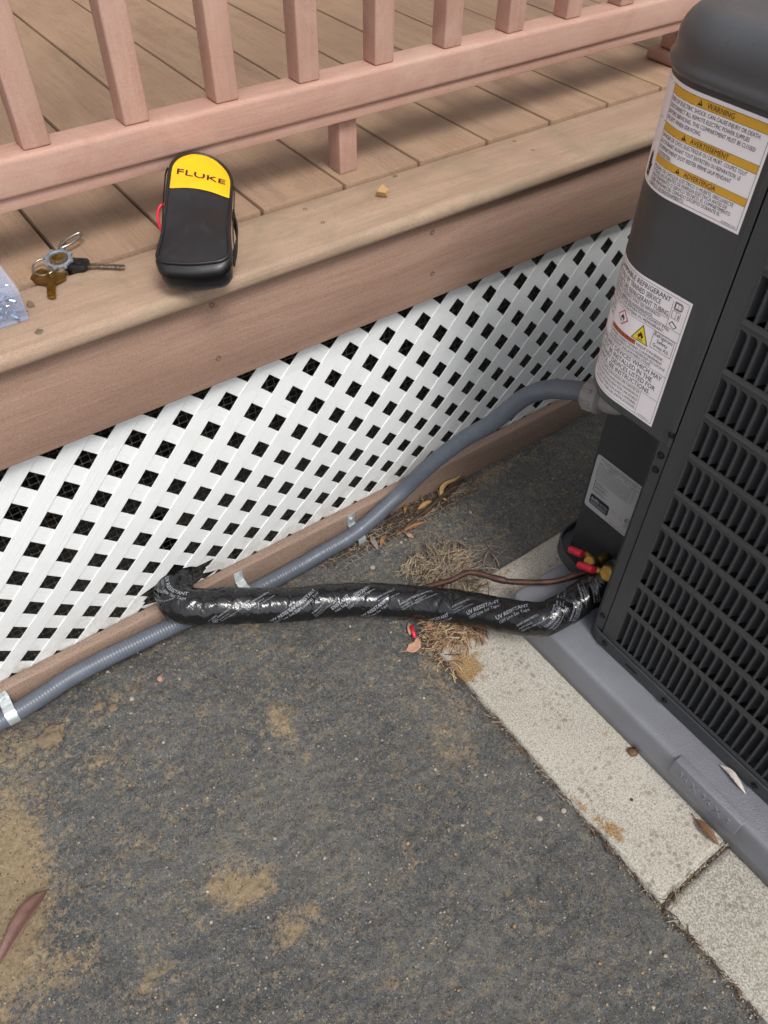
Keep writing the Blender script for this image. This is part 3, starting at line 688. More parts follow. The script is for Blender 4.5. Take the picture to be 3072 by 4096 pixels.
# louver panel ---------------------------------------------------------------
PT = .0135; NC = 39; LY = -.5175
rows = [(.115, .195)] + [(.2075+.0645*i, .2075+.0645*i+.0505) for i in range(11)]
PZ0, PZ1, PYE = .1005, .9135, -1.060
SL = .0116                                             # slot width
mb = MB()
def quad(y0, y1, z0, z1): mb.add([(AX,y0,z0),(AX,y1,z0),(AX,y1,z1),(AX,y0,z1)], [(0,1,2,3)])
quad(LY, YF-.0018, PZ0, PZ1); yl = LY-PT*NC; quad(PYE, yl, PZ0, PZ1)
zz = PZ0
for a, b in rows:
    if a-zz > .011: 
        m_ = (a+zz)/2                                     # pressed crease line along the blank strip
        mb.add([(AX,yl,zz),(AX,LY,zz),(AX,yl,m_-.003),(AX,LY,m_-.003),(AX-.0009,yl,m_),(AX-.0009,LY,m_),(AX,yl,m_+.003),(AX,LY,m_+.003),(AX,yl,a),(AX,LY,a)],
               [(0,1,3,2),(2,3,5,4),(4,5,7,6),(6,7,9,8)])
    else: quad(yl, LY, zz, a)
    zz = b
quad(yl, LY, zz, PZ1)
for a, b in rows:
    for c in range(NC):
        y = LY-PT*c; e = y-SL
        mb.add([(AX,y-PT,a),(AX,e,a),(AX,e,b),(AX,y-PT,b)], [(0,1,2,3)])
        r = .0052; m_ = 5
        arc = [(AX, e+r-r*math.cos(PI/2*i/m_), b-r*1.5+r*1.5*math.sin(PI/2*i/m_)) for i in range(m_+1)]
        mb.add([(AX, e, b)] + arc, [tuple(range(m_+2))])
for p_ in (PZ0, PZ1): mb.add([(AX,PYE,p_),(AX,YF,p_),(AX+.012,YF,p_),(AX+.012,PYE,p_)], [(0,1,2,3)])
mb.add([(AX,YF-.0018,PZ0),(AX+.02,YF-.0018,PZ0),(AX+.02,YF-.0018,PZ1),(AX,YF-.0018,PZ1)], [(0,1,2,3)])
panel = A(obj('louver_panel', mb, ACM, None, False, 0, 2, 30))
def blade(h):
    prof = [(.0003,-.0007),(-.0005,-.0007),(-.0012,.0010),(-.0024,.0048),(-.0045,.0098),(-.0080,.0148),(-.0122,.0178)]
    v = [(x, y, z) for z in (0, h*.06, h*.94, h) for y, x in prof]; n = len(prof)
    # the ends close in towards the panel, like a pressed louver
    me = bpy.data.meshes.new('louver'); f = [(j*n+i, j*n+i+1, (j+1)*n+i+1, (j+1)*n+i) for j in range(3) for i in range(n-1)]
    me.from_pydata(v, [], f); me.materials.append(ACM); me.polygons.foreach_set('use_smooth', [True]*len(f)); return me
bmesh_ = {i: blade(b-a) for i, (a, b) in ((0, rows[0]), (1, rows[1]))}
RT = ROT.transposed()
def in_frame(p):
    q = RT @ (Vector(p)-CAM); u = 1536+3174*q.x/-q.z; v = 2048-3174*q.y/-q.z; return -60 < u < 3140 and -60 < v < 4150, -q.z
cand = []; rest = MB()
for ri, (a, b) in enumerate(rows):
    for c in range(NC):
        p = (AX, LY-PT*c, a); ok, d = in_frame((AX, p[1]-.006, (a+b)/2)); cand.append((not ok, d, ri, p))
cand.sort(key=lambda t: t[:2])
loc0 = Vector(ac.location)
for q, (off_, d, ri, p) in enumerate(cand):
    me = bmesh_[0 if ri == 0 else 1]
    if q < 296 and not off_:
        o = bpy.data.objects.new('louver', me); C.objects.link(o); o.parent = panel
        o.location = Vector(p)
    else: rest.add([(v.co.x+p[0], v.co.y+p[1], v.co.z+p[2]) for v in me.vertices], [tuple(f.vertices) for f in me.polygons])
if rest.v: stuff(adopt_any(obj('louver_rows', rest, ACM, None, True), panel))
# screws
BSC = simple('black_screw', lin(30,31,33), lin(52,52,52), .35, 300, .6)
def hexscrew(p, axis, r=.0048, parent=None):
    mb = MB(); mb.lathe(p, axis, [(-.001, r*1.35), (.0006, r*1.35), (.0008, r*.95)], 16); mb.lathe(Vector(p)+Vector(axis)*.0008, axis, [(0, r*.9), (.0028, r*.88), (.0032, r*.6)], 6)
    return adopt_any(obj('screw', mb, BSC), parent or ac)
for p in ((AX-.0002,-.4865,.536),(.0866,-.481,.4955),(.0866,-.481,.470),(.0866,-.4815,.140),(.081,-.505,.0935),(.081,-.632,.0915),(.081,-.80,.0915)): hexscrew(p, (-1,0,0), .0042)
mb = MB(); mb.cyl((.0805,-.562,.0915),(.0825,-.562,.0915), .0035, 12); mb2 = MB(); mb2.box(.0803,.0809,-.575,-.551,.0895,.0935); A(obj('drain_slot', mb2, COIL))
# service valves -------------------------------------------------------------
def hexprism(p, axis, r, L, n=6):
    mb = MB(); mb.lathe(p, axis, [(0, r*.86), (r*.15, r), (L-r*.22, r), (L, r*.78)], n); return mb
v1 = A(obj('service_valve', (lambda m: (m.cyl((.188,-.398,.140),(.150,-.398,.140),.0075), m.cyl((.158,-.398,.140),(.150,-.376,.150),.0052), m.cyl((.158,-.398,.14),(.162,-.402,.105),.0058), m)[-1])(MB()), BRASS, None, True))
adopt_any(obj('valve_cap', hexprism((.152,-.399,.146),(-.72,.1,.55),.0105,.022,18), BRASS, None, False, 0, 2, 40), v1)
def redcap(a, b, parent):
    a, b = Vector(a), Vector(b); d = (b-a).normalized(); L = (b-a).length; mb = MB()
    mb.lathe(b, -d, [(0,.0062),(.001,.0066),(L-.001,.0066),(L,.0060),(L,.0036),(L-.006,.0034),(L-.006,.0004)], 20)
    return adopt_any(obj('red_cap', mb, REDCAP, None, False, 0, 2, 40), parent)
redcap((.140,-.352,.144), (.141,-.3775,.1545), v1)
v2 = A(obj('service_valve', (lambda m: (m.cyl((.188,-.440,.155),(.150,-.440,.155),.011), m.cyl((.150,-.440,.153),(.130,-.418,.162),.0055), m.cyl((.150,-.442,.155),(.150,-.444,.110),.010), m)[-1])(MB()), BRASS, None, True))
adopt_any(obj('valve_nut', hexprism((.150,-.4405,.160),(-.80,.02,.55),.0155,.028), BRASS, None, False, .0008, 2, 30), v2)
redcap((.125,-.387,.148), (.126,-.4165,.1625), v2)

# ================================================================== LINE SET
LP = [(-.405,.15,.104),(-.415,.085,.098),(-.430,.035,.094),(-.446,.008,.094),(-.456,-.018,.094),(-.440,-.046,.091),(-.391,-.0715,.084),(-.336,-.100,.073),(-.278,-.1275,.061),(-.234,-.1425,.053),(-.150,-.190,.0430),(-.057,-.280,.053),(-.0085,-.3645,.081),(.0196,-.411,.102),(.056,-.424,.110),(.105,-.429,.120),(.140,-.433,.136),(.180,-.440,.152)]
lp = resample(spline(LP, 30), .0022); NL = len(lp); RB = .0292; STEP = .0022
frames = []
for i, p in enumerate(lp):
    t = (lp[min(i+3, NL-1)]-lp[max(i-3, 0)]).normalized(); h = Vector((t.y, -t.x, 0)).normalized(); u = h.cross(t).normalized()
    if u.z < 0: u = -u
    frames.append((p, t, h, u))
def ls_r(s, ph):
    wv = s/.047 + ph/(2*PI); fr = wv - math.floor(wv)
    r = RB + .0016*(1-fr)**.6 + .0013*fbm(s*13, math.cos(ph)*1.2, math.sin(ph)*1.2, 2)
    dg = s*58 + ph*1.1                                     # creases of the stretched film run slantwise
    r += .0055*max(0, noise.noise(Vector((dg, s*9, 4.4))) - .12)*max(0, noise.noise(Vector((s*16, ph*.9, 9.1)))+.35)
    r -= .0055*max(0, noise.noise(Vector((s*120 - ph*2.2, s*14, 1.4))) - .25)*max(0, noise.noise(Vector((s*13, ph*.8, 2.1)))+.2)
    if s < .15: r -= .0050*min(1, (.15-s)/.05)
    if s < .34: r += .0015*min(1,(.34-s)/.1) + .005*max(0, fbm(s*24, math.cos(ph)*1.5, math.sin(ph)*1.5+3, 3))
    if s > .78: r -= .003*min(1, (s-.78)/.14)
    return r
def ls_pt(s, ph, lift=0.0):
    f = max(0, min(NL-1.001, s/STEP)); i = int(f); t = f-i
    a, b = frames[i], frames[i+1]
    p = a[0].lerp(b[0], t); h = a[2].lerp(b[2], t).normalized(); u = a[3].lerp(b[3], t).normalized()
    return p + (u*math.cos(ph)+h*math.sin(ph))*(ls_r(s, ph)+lift)
line = thing('refrigerant_line_set', 'thick pipe bundle wrapped in shiny black tape running from lattice to air conditioner', 'pipe', tuple(lp[NL//2].to_3d()))
line.location.z = .01
mb = MB(); NP = 60
mb.loft([[ls_pt(i*STEP, 2*PI*k/NP) for k in range(NP)] for i in range(NL)])
wrap = adopt_any(obj('tape_wrap', mb, TAPE, None, True), line)
def s_at(x): return min(range(60, NL), key=lambda i: abs(lp[i].x-x))*STEP
def tapefn(s0, ph0, rot):
    c, sn = math.cos(rot), math.sin(rot)
    return lambda u, v, l: ls_pt(s0+u*c-v*sn, ph0-(u*sn+v*c)/RB, .00012*l+.0002)
UVT = ('UV RESISTANT', '1507 Line Set Tape')
inks = {}
def tape_big(x, ph, rot=.42, sc_=1.0, cutoff=0):
    k = Ink(tapefn(s_at(x), ph, rot)); a = UVT[0][cutoff:]
    k.text(a, 0, 0, .0072*sc_, None, 'L', INKW, .018); k.text(UVT[1][cutoff:], .002, -.0088*sc_, .0058*sc_, None, 'L', INKW); inks.setdefault('p', []).append(k)
def tape_small(x, ph, rot=.42, ul=False):
    k = Ink(tapefn(s_at(x), ph, rot))
    k.text('BURNING CHARACTERISTICS', 0, .006, .0030, .036, 'L', INKW, .012); k.text('Rated & Smoke D', 0, .0005, .0027, .022, 'L', INKW); k.text('Made of 2.0 in. wide strip on center', 0, -.004, .0026, .042, 'L', INKW)
    if ul: k.ring(-.007, .004, .0050, .0007, INKW); k.text('UL', -.007, .0018, .0045, .0060, 'C', INKW, .03); k.text('CLASSIFIED', -.007, .0105, .0026, .016, 'C', INKW, .01)
    inks.setdefault('p', []).append(k)
tape_big(-.448, .30, .15, .8); tape_small(-.452, 1.45, .9, True); tape_small(-.400, 1.50, .6, True); tape_small(-.352, .70, .55, True)
tape_big(-.322, 1.75, .62, .85); tape_big(-.296, 1.05, .62, .85); tape_small(-.262, 1.50, .6); tape_big(-.226, 1.20, .62, .85, 4); tape_big(-.205, 1.02, .62, .85); tape_small(-.190, .55, .5)
tape_big(-.176, 1.85, .62, .85); tape_small(-.150, .75, .5); tape_small(-.118, 1.05, .55); tape_small(-.100, .60, .5); tape_big(-.080, 1.95, .5, .85, 3); tape_small(-.050, .95, .5)
tape_big(-.034, 1.05, .55, .92); tape_big(-.010, .98, .55, .92, 0); tape_small(.008, 1.35, .7); tape_small(.030, 1.25, .8); tape_small(.052, .2, .9, True); tape_small(.060, 1.4, .9); tape_small(.095, .5, 1.1); tape_small(.112, 1.2, 1.1)
allk = Ink(None)
for k in inks['p']:
    for mat, m_ in k.mb.items(): allk.mb.setdefault(mat, MB()).add(m_.v, m_.f)
allk.build('white_lettering', wrap)
# bare copper liquid line
mb = MB(); cp = resample(spline([(-.140,-.200,.040),(-.085,-.222,.060),(-.037,-.248,.078),(-.004,-.263,.092),(.026,-.304,.093),(.046,-.322,.090),(.092,-.364,.100),(.128,-.384,.112),(.158,-.400,.125)], 20), .004)
def cpr(t): return .0053 + (.0011 if .52 < t < .58 or .86 < t < .90 else 0)
mb.tube(cp, .0053, 12, True, cpr); adopt_any(obj('copper_pipe', mb, COPPER, None, True), line)

# ================================================================== CONDUIT
cond = thing('electrical_conduit', 'grey ribbed flexible conduit strapped along the kickboard and rising to the air conditioner', 'conduit', (-.3,-.021,.02))
CP = [(-1.4,-.0255,.026),(-1.05,-.0255,.030),(-.773,-.0280,.031),(-.645,-.0265,.047),(-.513,-.0260,.043),(-.42,-.0250,.035),(-.333,-.0260,.022),(-.229,-.0235,.019),(-.175,-.0235,.023),(-.088,-.0260,.034),(.016,-.0250,.079),(.061,-.050,.146),(.103,-.092,.224),(.130,-.135,.284),(.146,-.180,.360),(.150,-.222,.404),(.148,-.265,.433),(.148,-.297,.449),(.150,-.318,.453)]
cpn = resample(spline(CP, 30), .0013)
mb = MB(); ncp = len(cpn)
def rib(t):
    i = t*(ncp-1); ph = (i*.0013/.0052) % 1.0; return .0154 - .00065*(1 if ph < .22 else 0) + .0002*noise.noise(Vector((i*.02, 0, 5)))
mb.tube(cpn, .0154, 18, True, rib); adopt_any(obj('flexible_conduit', mb, CONDUIT, None, True), cond)
ft = MB(); ax = Vector((.006,-.040,.008)).normalized()
ft.lathe(Vector((.1490,-.300,.4495)), ax, [(0,.0185),(.001,.0225),(.020,.0232),(.021,.0250),(.0265,.0250),(.028,.0225),(.030,.0190)], 24)
nut = adopt_any(obj('conduit_connector', ft, FITTING, None, False, 0, 2, 35), cond)
mb = MB()
for q in range(8):
    a = 2*PI*q/8; u = ax.cross(Vector((0,0,1))).normalized(); v = u.cross(ax); c_ = Vector((.1490,-.300,.4495)) + (u*math.cos(a)+v*math.sin(a))*.0228
    mb.cyl(c_+ax*.002, c_+ax*.019, .0022, 8)
adopt_any(obj('grip_rib', mb, FITTING, None, True), nut)
mb = MB(); mb.tube(spline([(.153,-.326,.4545),(.154,-.345,.459),(.152,-.362,.472),(.151,-.370,.492),(.150,-.372,.530)], 6), .0172, 18); adopt_any(obj('elbow', mb, FITTING, None, True), cond)
# straps
def strap(x, zc, label):
    t = thing('conduit_strap', label, 'strap', (x,-.01,zc-.02), 'metal straps holding the conduit')
    mb = MB(); wd = .0085; R_ = .0166; tt = .0645; cy_ = -.0262; zb = min(zc+.017, tt-.012)
    prof = [(-.0036, tt), (-.0038, zb+.003), (-.0052, zb+.0008), (-.0105, zb-.0004)] + [(cy_+R_*math.cos(math.radians(58+q*16)), zc+R_*math.sin(math.radians(58+q*16))) for q in range(15)]
    P2 = []
    for q, (y, z) in enumerate(prof):
        a = Vector(prof[max(0,q-1)]); b = Vector(prof[min(len(prof)-1,q+1)]); d = (b-a).normalized(); P2.append((y-d.y*-.0011, z+d.x*-.0011))
    mb.loft([[(x-wd, y, z) for y, z in prof+P2[::-1]], [(x+wd, y, z) for y, z in prof+P2[::-1]]])
    adopt_any(obj('strap_band', mb, ZINC, None, False, 0, 2, 30), t)
    mb = MB(); mb.lathe((x,-.0040,(tt+zb)/2+.002), (0,-1,0), [(0,.0062),(.0009,.0062),(.0012,.0050)], 18); mb.lathe((x,-.0050,(tt+zb)/2+.002), (0,-1,0), [(0,.0042),(.0030,.0040),(.0034,.0030)], 6)
    adopt_any(obj('screw', mb, ZINC), t); return t
def zc_at(x): return min(cpn[:900], key=lambda q: abs(q.x-x)).z
strap(-.760, zc_at(-.760), 'shiny zinc strap on the grey conduit nearest the left picture edge')
strap(-.333, zc_at(-.333), 'shiny zinc strap on the grey conduit just behind the black taped pipe')
strap(-.086, zc_at(-.086), 'shiny zinc strap where the grey conduit starts rising, above the wire litter')

# ================================================================== TOOL POUCH
PU = Vector((.532,.805,.259)).normalized(); PV = Vector((.797,-.595,0)); PV = (PV-PU*PV.dot(PU)).normalized(); PW = PV.cross(PU).normalized()
if PW.z < 0: PW = -PW
PO = Vector((-.3250,-.0400,.6935))                    # centre of the front lip on the top face
pouch = thing('tool_pouch', 'black leatherette zip pouch with yellow top panel leaning on the deck rail', 'pouch', (-.30,0,DZ))
def PP(v, u, w_):
    A_ = .34*max(0, min(1, (u-.045)/.13)); ca, sa = math.cos(A_), math.sin(A_)     # the head sags to the right
    return PO + (PV*ca - PW*sa)*(v*1.06) + PU*(u*.895 - .016*max(0,(1-max(0,u)/.03))*math.sin(PI*min(1,max(0,-w_/.046)))) + (PW*ca + PV*sa)*w_
def outline(n=96, inset=0.0, ext=0.0):
    # half-width as a function of u: broad foot, slight waist, round head
    LU = .208
    def hw(u):
        return .0405 + .0075*math.cos(PI*min(1,max(0,u/.115)))*.5 + (.0030 if u > .115 else .003*max(0,(u-.06)/.055))
    Rt = hw(.16); P = []
    rb = .020
    side = [(hw(u), u) for u in [rb + (LU-Rt-rb)*i/14 for i in range(15)]]
    P += [(-(hw(0)-rb) + (2*(hw(0)-rb))*i/10, -.0025*math.sin(PI*i/10)) for i in range(11)]
    P += [(hw(0)-rb+rb*math.sin(a), rb-rb*math.cos(a)) for a in [PI/2*i/6 for i in range(1, 6)]]
    P += side
    P += [(Rt*math.cos(a), LU-Rt+Rt*math.sin(a)*1.28) for a in [PI*i/26 for i in range(1, 26)]]
    P += [(-x, y) for x, y in side[::-1]]
    P += [(-(hw(0)-rb+rb*math.sin(a)), rb-rb*math.cos(a)) for a in [PI/2*i/6 for i in range(5, 0, -1)]]
    if inset: P = offset(P, inset)
    return P
LEATH = simple('black_leatherette', lin(32,31,33), lin(26,25,27), .38, 300, bump=.25, dist=.0006)
LEATH2 = M('scuffed_black_leatherette', .4, 0, lin(34,33,35))
_n = LEATH2.noise(LEATH2.map(1,1,1), 40, 7, .7, 1.0); LEATH2.color(LEATH2.mix(LEATH2.rr(_n, .55, .8, 0, .35), lin(33,32,34), lin(70,66,62)))
LEATH2.rough(LEATH2.rr(_n, .3, .7, .34, .52)); LEATH2.bump(LEATH2.noise(LEATH2.map(1,1,1,(0,0,.6)), 160, 5, .6, 1.5), .3, .001); LEATH2 = LEATH2.m
YEL = simple('yellow_vinyl', lin(250,186,22), lin(244,172,14), .42, 30, bump=.05)
O = outline()
def thick(u): return .046 - .010*max(0, min(1, u/.19))
def dome(v, u): return .0035*(1-min(1,(v/.045)**2)) - .0045*math.exp(-((u-.115)/.030)**2)
loops = []
for d, wf in ((.0045,-.0010),(.0015,-.0022),(0,-.005),(.0004,-.012),(.0022,-.25),(.0026,-.45),(.0030,-.70),(.0070,-.90),(.0135,-1.0)):
    Q = offset(O, d) if d else O
    loops.append([PP(v, u, (wf if wf > -.1 else wf*thick(u)) + (-.0035*math.exp(-((u-.115)/.035)**2))) for v, u in Q])
mb = MB(); mb.loft(loops, False, True); adopt_any(obj('pouch_body', mb, LEATH, None, True), pouch)
# front panel as a fan of inset rings so that it can dome
def panel_mesh(sel, lift=0.0):
    mb = MB(); rings = [offset(O, .0042)] + []
    base = offset(O, .0042); cx = sum(p[0] for p in base)/len(base)
    n = len(base); L = []
    for t in (1.0, .93, .8, .62, .42, .2):
        L.append([PP(v*t, .098+(u-.098)*t, dome(v*t, .098+(u-.098)*t)*(1-t**6)+lift-.0006) for v, u in base])
    mb.loft(L, False, True); return mb
adopt_any(obj('front_panel', panel_mesh(0), LEATH2, None, True), pouch)
# yellow head panel, cut with a slightly curved lower edge
base = offset(O, .0047); mb = MB(); G = []; NU, NV = 26, 26
def hwid(u):
    xs = [abs(v) for v, uu in base if abs(uu-u) < .006]; return max(xs) if xs else .001
top = max(u for v, u in base)
def half(u):
    best = 0
    for i in range(len(base)):
        (v0,u0),(v1,u1) = base[i], base[(i+1)%len(base)]
        if (u0-u)*(u1-u) <= 0 and abs(u1-u0) > 1e-9: best = max(best, abs(v0+(v1-v0)*(u-u0)/(u1-u0)))
    return best
for i in range(NU+1):
    t = i/NU; row = []
    for j in range(NV+1):
        s_ = j/NV*2-1
        ulo = .136 + .006*(1-s_*s_); u = ulo+(top-.0002-ulo)*t**.9
        v = s_*half(min(u, top-.00025))
        row.append(PP(v, u, dome(v, u)*(1-min(1, max(abs(v)/max(half(min(u,top-.0003)),1e-4), (u-.098)/.120))**6)+.0004))
    G.append(row)
mb.v = [p for r in G for p in r]; mb.f = [(i*(NV+1)+j, i*(NV+1)+j+1, (i+1)*(NV+1)+j+1, (i+1)*(NV+1)+j) for i in range(NU) for j in range(NV)]
yp = adopt_any(obj('yellow_panel', mb, YEL, None, True), pouch)
k = Ink(lambda u, v, l: PP(u, .166+v, dome(u, .166+v)*.98+.0014)); k.text('FLUKE', 0, -.0045, .0098, .058, 'C', INKB, .008); k.build('black_lettering', yp)
mb = MB(); Q = offset(O, .0025); mb.tube([PP(v, u, .0004-.0035*math.exp(-((u-.115)/.035)**2)) for v, u in Q]+[PP(Q[0][0], Q[0][1], .0004)], .0021, 8, False); adopt_any(obj('piping', mb, LEATH, None, True), pouch)
# zips down both flanks
ZIP = simple('black_zip_tape', lin(22,22,24), lin(34,34,36), .7, 400, bump=.5)
for sgn in (-1, 1):
    zp = [(v, u) for v, u in O if v*sgn > .02 and .03 < u < .19]; zp.sort(key=lambda q: q[1])
    mb = MB()
    for a, b in zip(zp, zp[1:]):
        m_ = max(1, int((Vector(b)-Vector(a)).length/.0016))
        for q in range(m_):
            v = a[0]+(b[0]-a[0])*q/m_; u = a[1]+(b[1]-a[1])*q/m_; c_ = PP(v+sgn*.0020, u, -.30*thick(u)); mb.cyl(c_-PW*.0018, c_+PW*.0018, .0006, 5)
    zo = adopt_any(obj('zipper', mb, ZIP), pouch)
mb = MB(); sec = []                                     # unzipped edge standing open on the right flank
for i in range(17):
    t = i/16; u = .030+.105*t; b_ = .0070*math.sin(PI*t)**1.2; v0 = .0405-.002*math.sin(PI*t); sec.append([PP(v0+b_, u, -.016), PP(v0+b_+.0018, u, -.016), PP(v0+b_*.8+.0018, u, -.033), PP(v0+b_*.8, u, -.033)])
mb.loft(sec); adopt_any(obj('zip_flap', mb, ZIP, None, False, 0, 2, 40), pouch)
mb = MB(); mb.tube(spline([PP(-.040,.118,-.012), PP(-.0440,.120,-.014), PP(-.0475,.110,-.016), PP(-.0470,.096,-.017), PP(-.0440,.084,-.018), PP(-.041,.076,-.018)], 8), .0019, 10)
adopt_any(obj('red_cord_loop', mb, REDCAP, None, True), pouch)

# ================================================================== KEYS
keys = thing('bunch_of_keys', 'bunch of keys on a ring with a notched zinc locknut and a black car key', 'keys', (-.44,.13,DZ))
ZD = simple('dull_zinc', lin(158,168,176), lin(126,136,144), .5, 120, .6, .3); STEEL = simple('worn_steel', lin(190,186,178), lin(140,134,126), .3, 120, .95, .15)
BRK = simple('key_brass', lin(180,140,62), lin(130,98,42), .35, 120, .95, .2); KBLK = simple('key_plastic', lin(24,24,26), lin(34,34,36), .4, 120, bump=.2)
def ringtube(c_, nrm, R, r, n=40, m_=10):
    nrm = Vector(nrm).normalized(); u = nrm.cross(Vector((1,0,0))).normalized(); v = nrm.cross(u); mb = MB(); L = []
    for i in range(n+1):
        a = 2*PI*i/n; rad = u*math.cos(a)+v*math.sin(a); L.append([Vector(c_)+rad*(R+r*math.cos(2*PI*k/m_))+nrm*(r*math.sin(2*PI*k/m_)) for k in range(m_)])
    mb.loft(L, False, False); return mb
NC_ = Vector((-.440,.124,.6600)); NN = Vector((-.10,-.22,.97)).normalized(); nu = NN.cross(Vector((1,0,0))).normalized(); nv = NN.cross(nu)
mb = MB(); L = []; NQ = 96
for h_, ri_, ro_ in ((-.002,.0125,.0165),(.002,.0125,.0165)): pass
for i in range(NQ):
    a = 2*PI*i/NQ; lug = 1 if (i % 12) < 4 else 0; ro = .0162+.0026*lug; rad = nu*math.cos(a)+nv*math.sin(a)
    L.append([NC_+rad*.0126-NN*.0018, NC_+rad*ro-NN*.0018, NC_+rad*(ro+.0004), NC_+rad*ro+NN*.0018, NC_+rad*.0132+NN*.0024, NC_+rad*.0122+NN*.0010])
L.append(L[0]); mb.loft(L, False, False); adopt_any(obj('locknut', mb, ZD, None, False, 0, 2, 40), keys)
adopt_any(obj('split_ring', ringtube((-.4600,.1280,.6535), (-.15,-.25,.95), .0140, .0013), STEEL, None, True), keys)
def flat_part(name, pts, origin, du, thick_, mat, parent, tilt=0.0, bev=.0004):
    du = Vector(du).normalized(); dv = Vector((0,0,1)).cross(du).normalized(); dn = du.cross(dv).normalized()
    if tilt: R_ = Matrix.Rotation(tilt, 3, du); dv = R_ @ dv; dn = R_ @ dn
    mb = MB(); n = len(pts); o_ = Vector(origin)
    mb.v = [o_+du*a+dv*b for a, b in pts]+[o_+du*a+dv*b+dn*thick_ for a, b in pts]
    mb.f = [tuple(range(n))[::-1], tuple(range(n,2*n))]+[(i,(i+1)%n,n+(i+1)%n,n+i) for i in range(n)]
    mb.v = [tuple(v) for v in mb.v]
    return adopt_any(obj(name, mb, mat, None, False, bev, 2, 40), parent)
def teeth(x0, x1, y, d, n): return [(x0+(x1-x0)*i/(2*n), y-(d if i % 2 else 0)*random.uniform(.5,1)) for i in range(2*n+1)]
ck = flat_part('car_key', [(q[0]-.0155, q[1]-.0115) for q in rrect(0,.031,0,.023,.007)], (-.4215,.1160,.6465), (.78,-.63,0), .0078, KBLK, keys, 0, .002)
flat_part('key_blade', [(.0150,.0042)]+[(.060,.0042),(.0635,.0022),(.0635,-.0012)]+teeth(.061,.030,-.0022,.0018,6)+[(.015,-.0042)], (-.4215,.1160,.6485), (.78,-.63,0), .0022, STEEL, ck)
mbk = ringtube((-.4185,.1135,.6549), (0,0,1), .0062, .0004, 28, 6); adopt_any(obj('key_emblem', mbk, KBLK, None, True), ck)
bk = flat_part('brass_key', [(-.004,.0195)]+teeth(.001,.022,.0190,.0018,5)[1:4]+[(.016,.0055),(.022,.0048),(.046,.0042),(.0475,.002),(.0475,-.002),(.046,-.0038)]+teeth(.045,.016,-.0045,.0022,6)+[(.008,-.016),(.001,-.0195),(-.008,-.012),(-.010,.006)], (-.4600,.1060,.6475), (-.30,-.95,0), .0022, BRK, keys)
flat_part('brass_key', [(-.010,.009),(.004,.010),(.010,.004),(.034,.0035),(.036,0),(.034,-.0030)]+teeth(.033,.012,-.0035,.0016,5)+[(.004,-.010),(-.010,-.009),(-.014,0)], (-.433,.152,.6475), (.55,.83,.10), .0021, BRK, keys)
flat_part('brass_key', [(-.010,.011),(.004,.011),(.011,.003),(.011,-.004),(.004,-.011),(-.010,-.011),(-.014,-.004),(-.014,.004)], (-.468,.117,.6475), (.3,-.95,0), .002, BRK, keys, .25)
mb = MB(); e0 = Vector((-.4080,.1660,.6580)); du = Vector((.93,.34,.12)).normalized(); dv = Vector((-.34,.93,0)).normalized()
Pq = [e0+du*(.019*math.cos(2*PI*i/30))+dv*(.0062*math.sin(2*PI*i/30)) for i in range(31)]; mb.tube(Pq, .0019, 8, False); adopt_any(obj('steel_clip', mb, STEEL, None, True), keys)
flat_part('steel_tag', [(-.016,.004),(.016,.0045),(.020,0),(.016,-.0045),(-.016,-.004)], (-.436,.134,.6475), (.8,.6,0), .0018, STEEL, keys)

# ================================================================== SCREW BOX
bx = thing('parts_box', 'clear plastic box of zinc screws at the left edge of the deck', 'box', (-.57,.095,DZ))
mp = M('milky_clear_plastic', .18, 0, lin(225,230,245), .5); tr_ = mp.n('BsdfTransparent'); tr_.inputs[0].default_value = (.93,.95,1,1); mx = mp.n('MixShader')
lw = mp.n('LayerWeight'); lw.inputs[0].default_value = .3; mp.L(mp.rr(lw.outputs['Facing'], 0, 1, .10, .42), mx.inputs[0]); mp.L(tr_.outputs[0], mx.inputs[1]); mp.L(mp.b.outputs[0], mx.inputs[2])
mp.L(mx.outputs[0], [n for n in mp.nt.nodes if n.type == 'OUTPUT_MATERIAL'][0].inputs[0]); CLEAR = mp.m
bX0, bX1, bY0, bY1, bZ = -.660, -.5125, .037, .165, DZ-.0004
mb = MB()
for b in ((bX0,bX1,bY0,bY1,bZ,bZ+.0015),(bX0,bX1,bY0,bY0+.0015,bZ+.0016,bZ+.034),(bX0,bX1,bY1-.0015,bY1,bZ+.0016,bZ+.034),(bX1-.0015,bX1,bY0+.0016,bY1-.0016,bZ+.0016,bZ+.034),(bX0,bX0+.0015,bY0+.0016,bY1-.0016,bZ+.0016,bZ+.034)): mb.box(*b)
adopt_any(obj('box_tray', mb, CLEAR), bx)
mb = MB(); mb.loft([[(x,y,z) for x,y in rrect(bX0-d,bX1+d,bY0-d,bY1+d,.005,4)] for z, d in ((bZ+.0342,.0012),(bZ+.0385,.0012),(bZ+.0402,-.0006),(bZ+.0408,-.003))]); adopt_any(obj('box_lid', mb, CLEAR, None, False, 0, 2, 40), bx)
mb = MB(); mb.box(bX0+.002,bX1-.002,.098,.0992,bZ+.0017,bZ+.033); adopt_any(obj('divider', mb, CLEAR), bx)
ZB = simple('zinc_screw', lin(176,196,214), lin(140,162,184), .22, 150, 1.0, .1)
def screw_mesh(Ls):
    mb = MB(); mb.lathe((0,0,0), (1,0,0), [(0,.0030),(.0006,.0044),(.0032,.0044),(.0038,.0030)], 6); mb.lathe((.0038,0,0), (1,0,0), [(0,.0058),(.0008,.0058)], 14)
    pr = [(0,.0021)]; q = .001
    while q < Ls-.003: pr += [(q,.0016),(q+.0006,.0024),(q+.0012,.0016)]; q += .0016
    pr.append((Ls,.0002)); mb.lathe((.0046,0,0), (1,0,0), pr, 8)
    me = bpy.data.meshes.new('screw'); me.from_pydata(mb.v, [], mb.f); me.materials.append(ZB); return me
